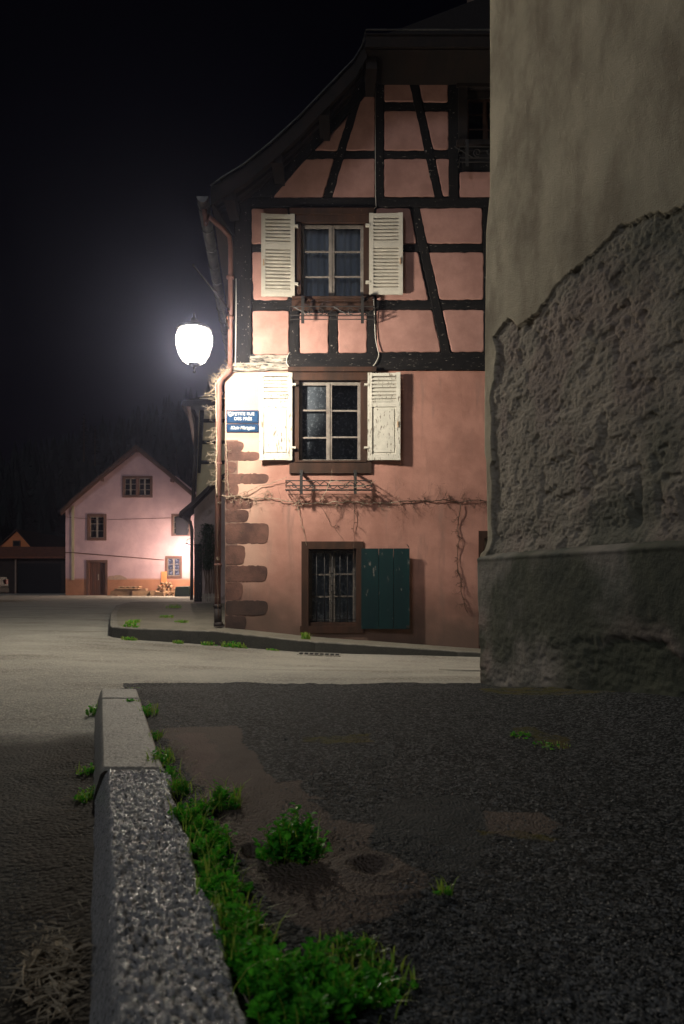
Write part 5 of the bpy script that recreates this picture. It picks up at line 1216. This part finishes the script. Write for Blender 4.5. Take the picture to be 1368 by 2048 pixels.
weed(308, 1478, 26, 0.032, 22, 0.011, 'narrow weed halfway along the smooth kerb stone', 11, depth=2.4, grass=30)
weed(297, 1428, 32, 0.045, 26, 0.014, 'pale green tuft behind the far stub of kerb', 12, depth=2.0, grass=40)
weed(344, 1555, 34, 0.035, 40, 0.013, 'low weed filling the gap between the bright weed and the rough stone corner', 31, depth=2.0, grass=24)
weed(400, 1668, 60, 0.045, 70, 0.014, 'leafy weed bridging the tall grassy weed and the one below it', 32, depth=1.4, grass=24)
weed(432, 1742, 70, 0.045, 80, 0.014, 'mid-height weed pressed to the kerb above the dark leafy one', 33, depth=1.4, grass=24)
weed(458, 1832, 80, 0.042, 90, 0.014, 'weed spreading between the dark leafy one and the nearest grassy weed', 34, depth=1.4, grass=30)
weed(505, 1925, 90, 0.045, 90, 0.014, 'weed joining the kerb-side strip to the big mound', 35, depth=1.3, grass=24)
weed(700, 1900, 120, 0.018, 60, 0.009, 'thin yellowish creeping growth behind the big mound', 36, depth=0.9, grass=90, gh=0.022)
weed(262, 1402, 40, 0.012, 16, 0.010, 'thin moss-like weed in the joint across the kerb top', 13, z=0.102, depth=0.25, grass=14)
weed(272, 1380, 34, 0.02, 14, 0.012, 'little weed at the far tip of the kerb row', 14, z=0.06, depth=0.7, grass=20)
weed(190, 1428, 30, 0.055, 30, 0.015, 'green tuft on the road side of the smooth kerb stone', 15, z=-0.01, depth=1.6, grass=30)
weed(176, 1548, 34, 0.035, 26, 0.013, 'small tuft in the soil on the road side near the rough kerb stone', 16, z=-0.01, depth=1.4, grass=26)
weed(174, 1600, 34, 0.04, 30, 0.013, 'weed in the soil at the road-side foot of the rough kerb stone', 17, z=-0.01, depth=1.6, grass=30)
weed(1042, 1470, 50, 0.010, 30, 0.010, 'flat green sprig on the open yard asphalt', 18, z=0.085, depth=1.2, grass=30, gh=0.012)
weed(1100, 1490, 70, 0.007, 24, 0.009, 'thin trail of green weed further right on the yard asphalt', 20, z=0.085, depth=1.0, grass=30, gh=0.01)
weed(885, 1785, 34, 0.03, 8, 0.009, 'tiny lone sprig where earth meets gravel', 22, z=0.085, depth=1.0, grass=16)
G2 = 'green tufts on the far pavement and its kerb'
def pw(x, y, wm, h, n, lab, seed, onroad=False, depth=1.0, gr=60):
    zf = (lambda a, b: float(road_h(a, b))) if onroad else (lambda a, b: float(pave_h(a))+0.005)
    o = thing('grass_tuft', (x, y, zf(x, y)), lab, 'weed', G2)
    lv, st = clump((x, y), wm/2, wm/2*depth, h, n, 0.022, seed, zf); mkobj('foliage', lv, M['leaf'], o)
    mkobj('grass_blades', blades((x, y), wm/2, wm/2*depth, h*1.1, gr, seed+5, zf, 0.005), M['leaf2'], o)
pw(-3.20, 11.35, 0.28, 0.06, 50, 'green tuft just behind the rounded corner of the pavement kerb', 41)
pw(-3.45, 12.4, 0.16, 0.05, 60, 'long thin green strip along the inner edge of the left pavement kerb', 42, depth=5.0, gr=120)
pw(-3.10, 10.92, 0.24, 0.05, 30, 'low tuft at the road foot of the rounded kerb corner', 43, True, 0.5)
pw(-2.38, 10.90, 0.16, 0.05, 22, 'small tuft at the kerb foot below the kerb joint', 44, True, 0.5)
pw(-1.95, 10.90, 0.20, 0.06, 26, 'middle tuft of three at the kerb foot left of the drain', 45, True, 0.5)
pw(-1.58, 10.88, 0.42, 0.08, 70, 'widest tuft at the kerb foot below the downpipe', 46, True, 0.4)
pw(-1.0, 10.88, 0.20, 0.03, 16, 'faint tuft at the kerb foot just left of the drain', 47, True, 0.4)
pw(-4.35, 19.5, 0.45, 0.10, 50, 'far tuft on the pavement in front of the picket fence', 48)
pw(-2.75, 12.9, 0.22, 0.05, 24, 'small tuft in mid pavement left of the downpipe', 49)
pw(-0.55, 11.35, 0.14, 0.09, 10, 'lone sprig on the pavement under the barred window', 50)
pw(-3.35, 14.3, 0.3, 0.05, 20, 'sparse tuft further back on the pavement', 51)
# climbing shrub on the shed
sh = thing('wall_shrub', F24(417, 1203, 0.2), 'dull green shrub climbing the shed wall beside the downpipe', 'shrub')
rd = random.Random(9); lv = MB()
for k in range(2600):
    t = rd.random(); px_ = 417+rd.gauss(0, 7.5)*(1.15-abs(t-.5)); py_ = 1050+t*88; p = Vector(F24(px_, py_, rd.uniform(0.03, 0.35))); L_ = rd.uniform(.04, .08)
    leaf(lv, p, Vector((rd.uniform(-1,1), rd.uniform(-1,.3), rd.uniform(-.8,.8))), Vector((0,0,1)), L_, L_*.6)
mkobj('foliage', lv, M['shrubleaf'], sh)
st = MB()
for k in range(7): st.tube([F24(x, y, 0.06) for x, y in wander((412+k*3, 1203), (408+k*4, 1065), 2.5, 14, 60+k)], 0.018, 5)
mkobj('stem', st, M['twig_dark'], sh)

# ------------------------------------------------------------------ loose stuff: gravel and dry litter
def chips(name, regions, seed, label):
    rd = random.Random(seed); mb = MB()
    for (n, xa, xb, ya, yb_, s0, s1, zf) in regions:
        for k in range(n):
            px_ = rd.uniform(xa, xb); py_ = rd.uniform(ya, yb_); x, y = px2y(px_, py_, 0.08 if zf == 'y' else -0.01)
            if zf == 'y':
                if x < KX(y)+0.22: continue
                z = float(yard_h(x, y))+0.001
            else:
                if x > KX(y)-0.05: continue
                z = -0.012
            s = rd.uniform(s0, s1)*rd.choice((.6, .8, 1, 1, 1.5)); a = rd.uniform(0, 3.14); vs = []
            for (ux, uy, uz) in ((1,0,0),(0,1,0),(-1,0,0),(0,-1,0),(0,0,.55),(0,0,-.5)):
                f = rd.uniform(.6, 1.1); X, Y, Zz = ux*f*s, uy*f*s*.7, uz*f*s; vs.append((x+X*math.cos(a)-Y*math.sin(a), y+X*math.sin(a)+Y*math.cos(a), z+Zz+s*.2))
            mb.add(vs, [(0,1,4),(1,2,4),(2,3,4),(3,0,4),(1,0,5),(2,1,5),(3,2,5),(0,3,5)])
    return tag(mkobj(name, mb, M['chip'], origin=(0,0,0)), label, 'gravel', kind='stuff')
chips('gravel', [(12000,780,1368,1690,2048,.0012,.0042,'y'),(5000,560,1368,1380,1700,.002,.0050,'y'),(1500,640,900,1780,1960,.0012,.0035,'y'),(700,300,620,1400,1700,.0015,.003,'y'),(3500,0,165,1520,2048,.0012,.0035,'r')], 5, 'loose stone chips scattered over the dark yard and gutter')
rd = random.Random(12); mb = MB()
for k in range(330):
    px_ = rd.gauss(105, 34); py_ = rd.gauss(1975, 48); x, y = px2y(px_, py_, -0.01)
    if x > KX(y)-0.045: continue
    a = rd.uniform(0, 3.14); L_ = rd.uniform(.015, .07); z = 0.004+rd.random()*.018; d = Vector((math.cos(a), math.sin(a), rd.uniform(-.15, .25)))*L_/2; c = Vector((x, y, z))
    if rd.random() < .75: mb.tube([c-d, c+Vector((rd.uniform(-.003,.003),0,.002)), c+d], rd.uniform(.0006, .0018), 4)
    else: leaf(mb, c, d+Vector((0,0,.003)), Vector((0,0,1)), L_*.6, L_*.22)
for k in range(60):
    px_ = rd.uniform(130, 175); py_ = rd.uniform(1480, 1900); x, y = px2y(px_, py_, -0.01); a = rd.uniform(0, 3.14); L_ = rd.uniform(.01, .04); c = Vector((x, y, .004)); d = Vector((math.cos(a), math.sin(a), .1))*L_/2; mb.tube([c-d, c+d], .0008, 4)
for k in range(260):
    py_ = rd.uniform(1440, 2040); xk = np.interp(py_, [1390,1540,2048],[285,352,490]); px_ = xk+rd.uniform(5, 120 if py_ > 1600 else 50); x, y = px2y(px_, py_, 0.08); a = rd.uniform(0, 3.14); L_ = rd.uniform(.01, .045)*(0.6 if py_ < 1600 else 1)
    c = Vector((x, y, float(yard_h(x, y))+.004)); d = Vector((math.cos(a), math.sin(a), rd.uniform(0, .5)))*L_/2; mb.tube([c-d, c+Vector((0,0,.002)), c+d], rd.uniform(.0004,.0010), 4)
tag(mkobj('plant_litter', mb, M['straw'], origin=(0,0,0)), 'dry stalks and leaf litter gathered against the kerb foot', 'litter', kind='stuff')

# ------------------------------------------------------------------ dim buildings and car at the far left
F55 = Frame(55.0)
OH = thing('orange_gabled_house', F55(30, 1190), 'dim orange gabled house at the far left', 'house')
mb = MB().prism([(-60,1100),(-8,1100),(33,1063),(66,1098),(66,1200),(-60,1200)], F55, -8, 0.0); mkobj('wall', mb, M['orange'], OH)
mb = MB()
for a, b in (((-20,1108),(33,1058)),((33,1058),(74,1104))):
    A = F55(*a, 0.12); B = F55(*b, 0.12); mb.hexa([(A[0],A[1],A[2]-.10),(B[0],B[1],B[2]-.10),(B[0],B[1]+9,B[2]-.10),(A[0],A[1]+9,A[2]-.10)], [A, B, (B[0],B[1]+9,B[2]), (A[0],A[1]+9,A[2])])
mkobj('roof', mb, M['tiles_red'], OH)
Wd = mkobj('window', F55.box(MB(), 26, 41, 1081, 1093, 0.0, 0.05), M['farframe'], OH); mkobj('pane', F55.box(MB(), 28, 39, 1083, 1091, 0.05, 0.06), M['dark'], Wd)
GB = thing('dark_garage', Frame(50.0)(95, 1190), 'low dark garage between the orange house and the pink one', 'garage'); F50 = Frame(50.0)
mb = MB().prism([(-60,1118),(129,1118),(129,1200),(-60,1200)], F50, -4, 0.0); mkobj('wall', mb, M['darkwall'], GB)
mb = MB(); A, B = F50(-60,1117,0.3), F50(131,1117,0.3); mb.hexa([A, B, (B[0],54.5,B[2]+.1), (A[0],54.5,A[2]+.1)], [(A[0],A[1],A[2]+.12), (B[0],B[1],B[2]+.12), (B[0],54.5,B[2]+1.0), (A[0],54.5,A[2]+1.0)]); mkobj('roof', mb, mat('dull_red_tiles', (0.26,0.09,0.05), (0.16,0.06,0.035), rough=.9, bump=0), GB)
Dg = mkobj('door', F50.box(MB(), 36, 122, 1127, 1192, 0.0, 0.04), M['dark'], GB); mkobj('post', F50.box(MB(), 31, 34, 1118, 1192, 0.0, 0.12), M['mortar'], GB)
# car (only its tail shows at the frame edge)
cr = thing('parked_car', (-15.1, 28.6, 0.0), 'dark parked car cut off by the left edge of the street', 'car')
def car_sec(x, ybw, prof_): return [(x+px_, ybw, z) for px_, z in prof_]
side = [(-2.1,.35),(-2.05,.78),(-1.4,.92),(-0.85,1.38),(0.95,1.42),(1.55,1.0),(1.98,.93),(2.05,.60),(2.0,.32)]
mb = MB(); x0 = -15.15; rows = []
for (y, s_, zs_) in ((27.85,.97,0),(27.75,1,0),(27.72,1,0)): pass
P = np.zeros((6, len(side), 3))
for i, (y, tk) in enumerate(((27.80,0.10),(27.74,0.0),(27.74,0.0),(29.46,0.0),(29.46,0.0),(29.40,0.10))):
    for j, (a, z) in enumerate(side):
        inn = 0.16 if z > 1.1 else 0.0; yy = y+(inn if y < 28.5 else -inn); P[i, j] = (x0+a*(1-tk*.1), yy, z)
mb.grid(P); n = len(side); mb.f.append(tuple(range(n))[::-1]); mb.f.append(tuple(5*n+k for k in range(n))); mb.add([(x0-2.0,27.8,.33),(x0+2.0,27.8,.33),(x0+2.0,29.4,.33),(x0-2.0,29.4,.33)], [(0,1,2,3)])
mkobj('body', mb, M['carpaint'], cr)
for (a, y) in ((-1.35,27.8),(1.3,27.8),(-1.35,29.4),(1.3,29.4)):
    s_ = -1 if y < 28.5 else 1; w_ = mkobj('wheel', MB().tube([(x0+a,y-.09,.31),(x0+a,y+.09,.31)], .31, 20), M['rubber'], cr); mkobj('rim', MB().tube([(x0+a,y+s_*.085,.31),(x0+a,y+s_*.10,.31)], .20, 14), M['zinc'], w_)
mkobj('side_window', MB().add([(x0-0.75,27.88,.98),(x0+1.3,27.88,1.0),(x0+0.85,27.885,1.33),(x0-0.62,27.885,1.30)], [(0,1,2,3)]), M['dark'], cr)
for y in (27.9, 29.3): mkobj('tail_light', MB().box((x0+2.0,y-.1,.66),(x0+2.07,y+.1,.84)), mat('red_lens', (0.2,0.01,0.01), rough=.2, bump=0) if y < 28 else bpy.data.materials['red_lens'], cr)
mkobj('bumper', MB().box((x0+1.95,27.8,.34),(x0+2.1,29.4,.5)), M['rubber'], cr)

# ------------------------------------------------------------------ hill with conifers
xs = np.linspace(-135, 135, 80); ys = np.linspace(75, 285, 50); X, Y = np.meshgrid(xs, ys, indexing='ij')
def hill_h(X, Y):
    ridge = np.interp(X, [-135,-100,-60,-30,0,40,135], [26,31,46,60,70,74,60])
    return -0.5+ridge*sstep(80, 250, Y)*(1+0.08*fbm(X*.02, Y*.02, s=3))
mb = MB().grid(np.stack([X, Y, hill_h(X, Y)], -1)); mb.f = [f[::-1] for f in mb.f]; tag(mkobj('hill', mb, M['hill'], smooth=True, origin=(0,0,0)), None, None, kind='structure')
rd = random.Random(4); mb = MB(); cnt = 0
while cnt < 1500:
    y = rd.uniform(105, 270); x = rd.uniform(-130, 40); z = float(hill_h(np.array(x), np.array(y))); h = rd.uniform(5, 10); r = h*rd.uniform(.16, .24); cnt += 1
    for k in range(5):
        zz = z+h*(.12+.17*k); rr = r*(1-.17*k); vs = []
        m_ = 7
        for q in range(m_): a = 6.283*q/m_+rd.random()*.5; f = rr*rd.uniform(.7, 1.2); vs.append((x+f*math.cos(a), y+f*math.sin(a), zz+rd.uniform(-.25, .1)))
        vs.append((x, y, zz+h*.30)); mb.add(vs, [(q, (q+1) % m_, m_) for q in range(m_)])
tag(mkobj('forest', mb, M['conifer'], origin=(0,0,0)), 'dark conifer forest covering the hillside behind the houses', 'forest', kind='stuff')
def conifer(px, py, hpx, D, lab, seed):
    F = Frame(D); x = F(px, py)[0]; zt = F(px, py)[2]; h = hpx*F.sc; z = zt-h; rd = random.Random(seed)
    o = thing('conifer_tree', (x, D, z), lab, 'tree', 'tall conifers on the hill'); mkobj('trunk', MB().tube([(x,D,z-1.5),(x,D,zt-.3)], [h*.03, .05], 6), M['twig_dark'], o)
    mb = MB()
    for k in range(260):
        t = rd.random()**.8; rr = h*.22*(1-t)+.15; a = rd.uniform(0, 6.283); p = Vector((x, D, z+h*(.1+.9*t))); dv = Vector((math.cos(a), math.sin(a), -.25)); L_ = rr*rd.uniform(.6, 1.1); s = Vector((-math.sin(a), math.cos(a), 0))*L_*.22
        mb.add([p, p+dv*L_*.6+s, p+dv*L_+Vector((0,0,.1)), p+dv*L_*.6-s], [(0,1,2,3)])
    mkobj('crown', mb, M['conifer'], o)
conifer(168, 828, 75, 110, 'tall pointed conifer standing on the slope above the pink gable', 1)
conifer(190, 852, 60, 112, 'shorter conifer right beside the tallest one', 2)

# ------------------------------------------------------------------ mist added for the lamp halo
mb = MB().box((-150, -16, -1.9), (150, 288, 92))
hz = mkobj('haze', mb, bpy.data.materials.new('halo_mist'), origin=(0,0,0)); tag(hz, 'faint mist added around the street to give the lamps a halo', 'mist', kind='stuff')
hm = bpy.data.materials['halo_mist']; hm.use_nodes = True; N = hm.node_tree.nodes; N.clear()
pv = N.new('ShaderNodeVolumePrincipled'); pv.inputs['Density'].default_value = 0.0011; pv.inputs['Color'].default_value = (0.62, 0.66, 1.0, 1); pv.inputs['Anisotropy'].default_value = 0.88
oo = N.new('ShaderNodeOutputMaterial'); hm.node_tree.links.new(pv.outputs[0], oo.inputs['Volume'])
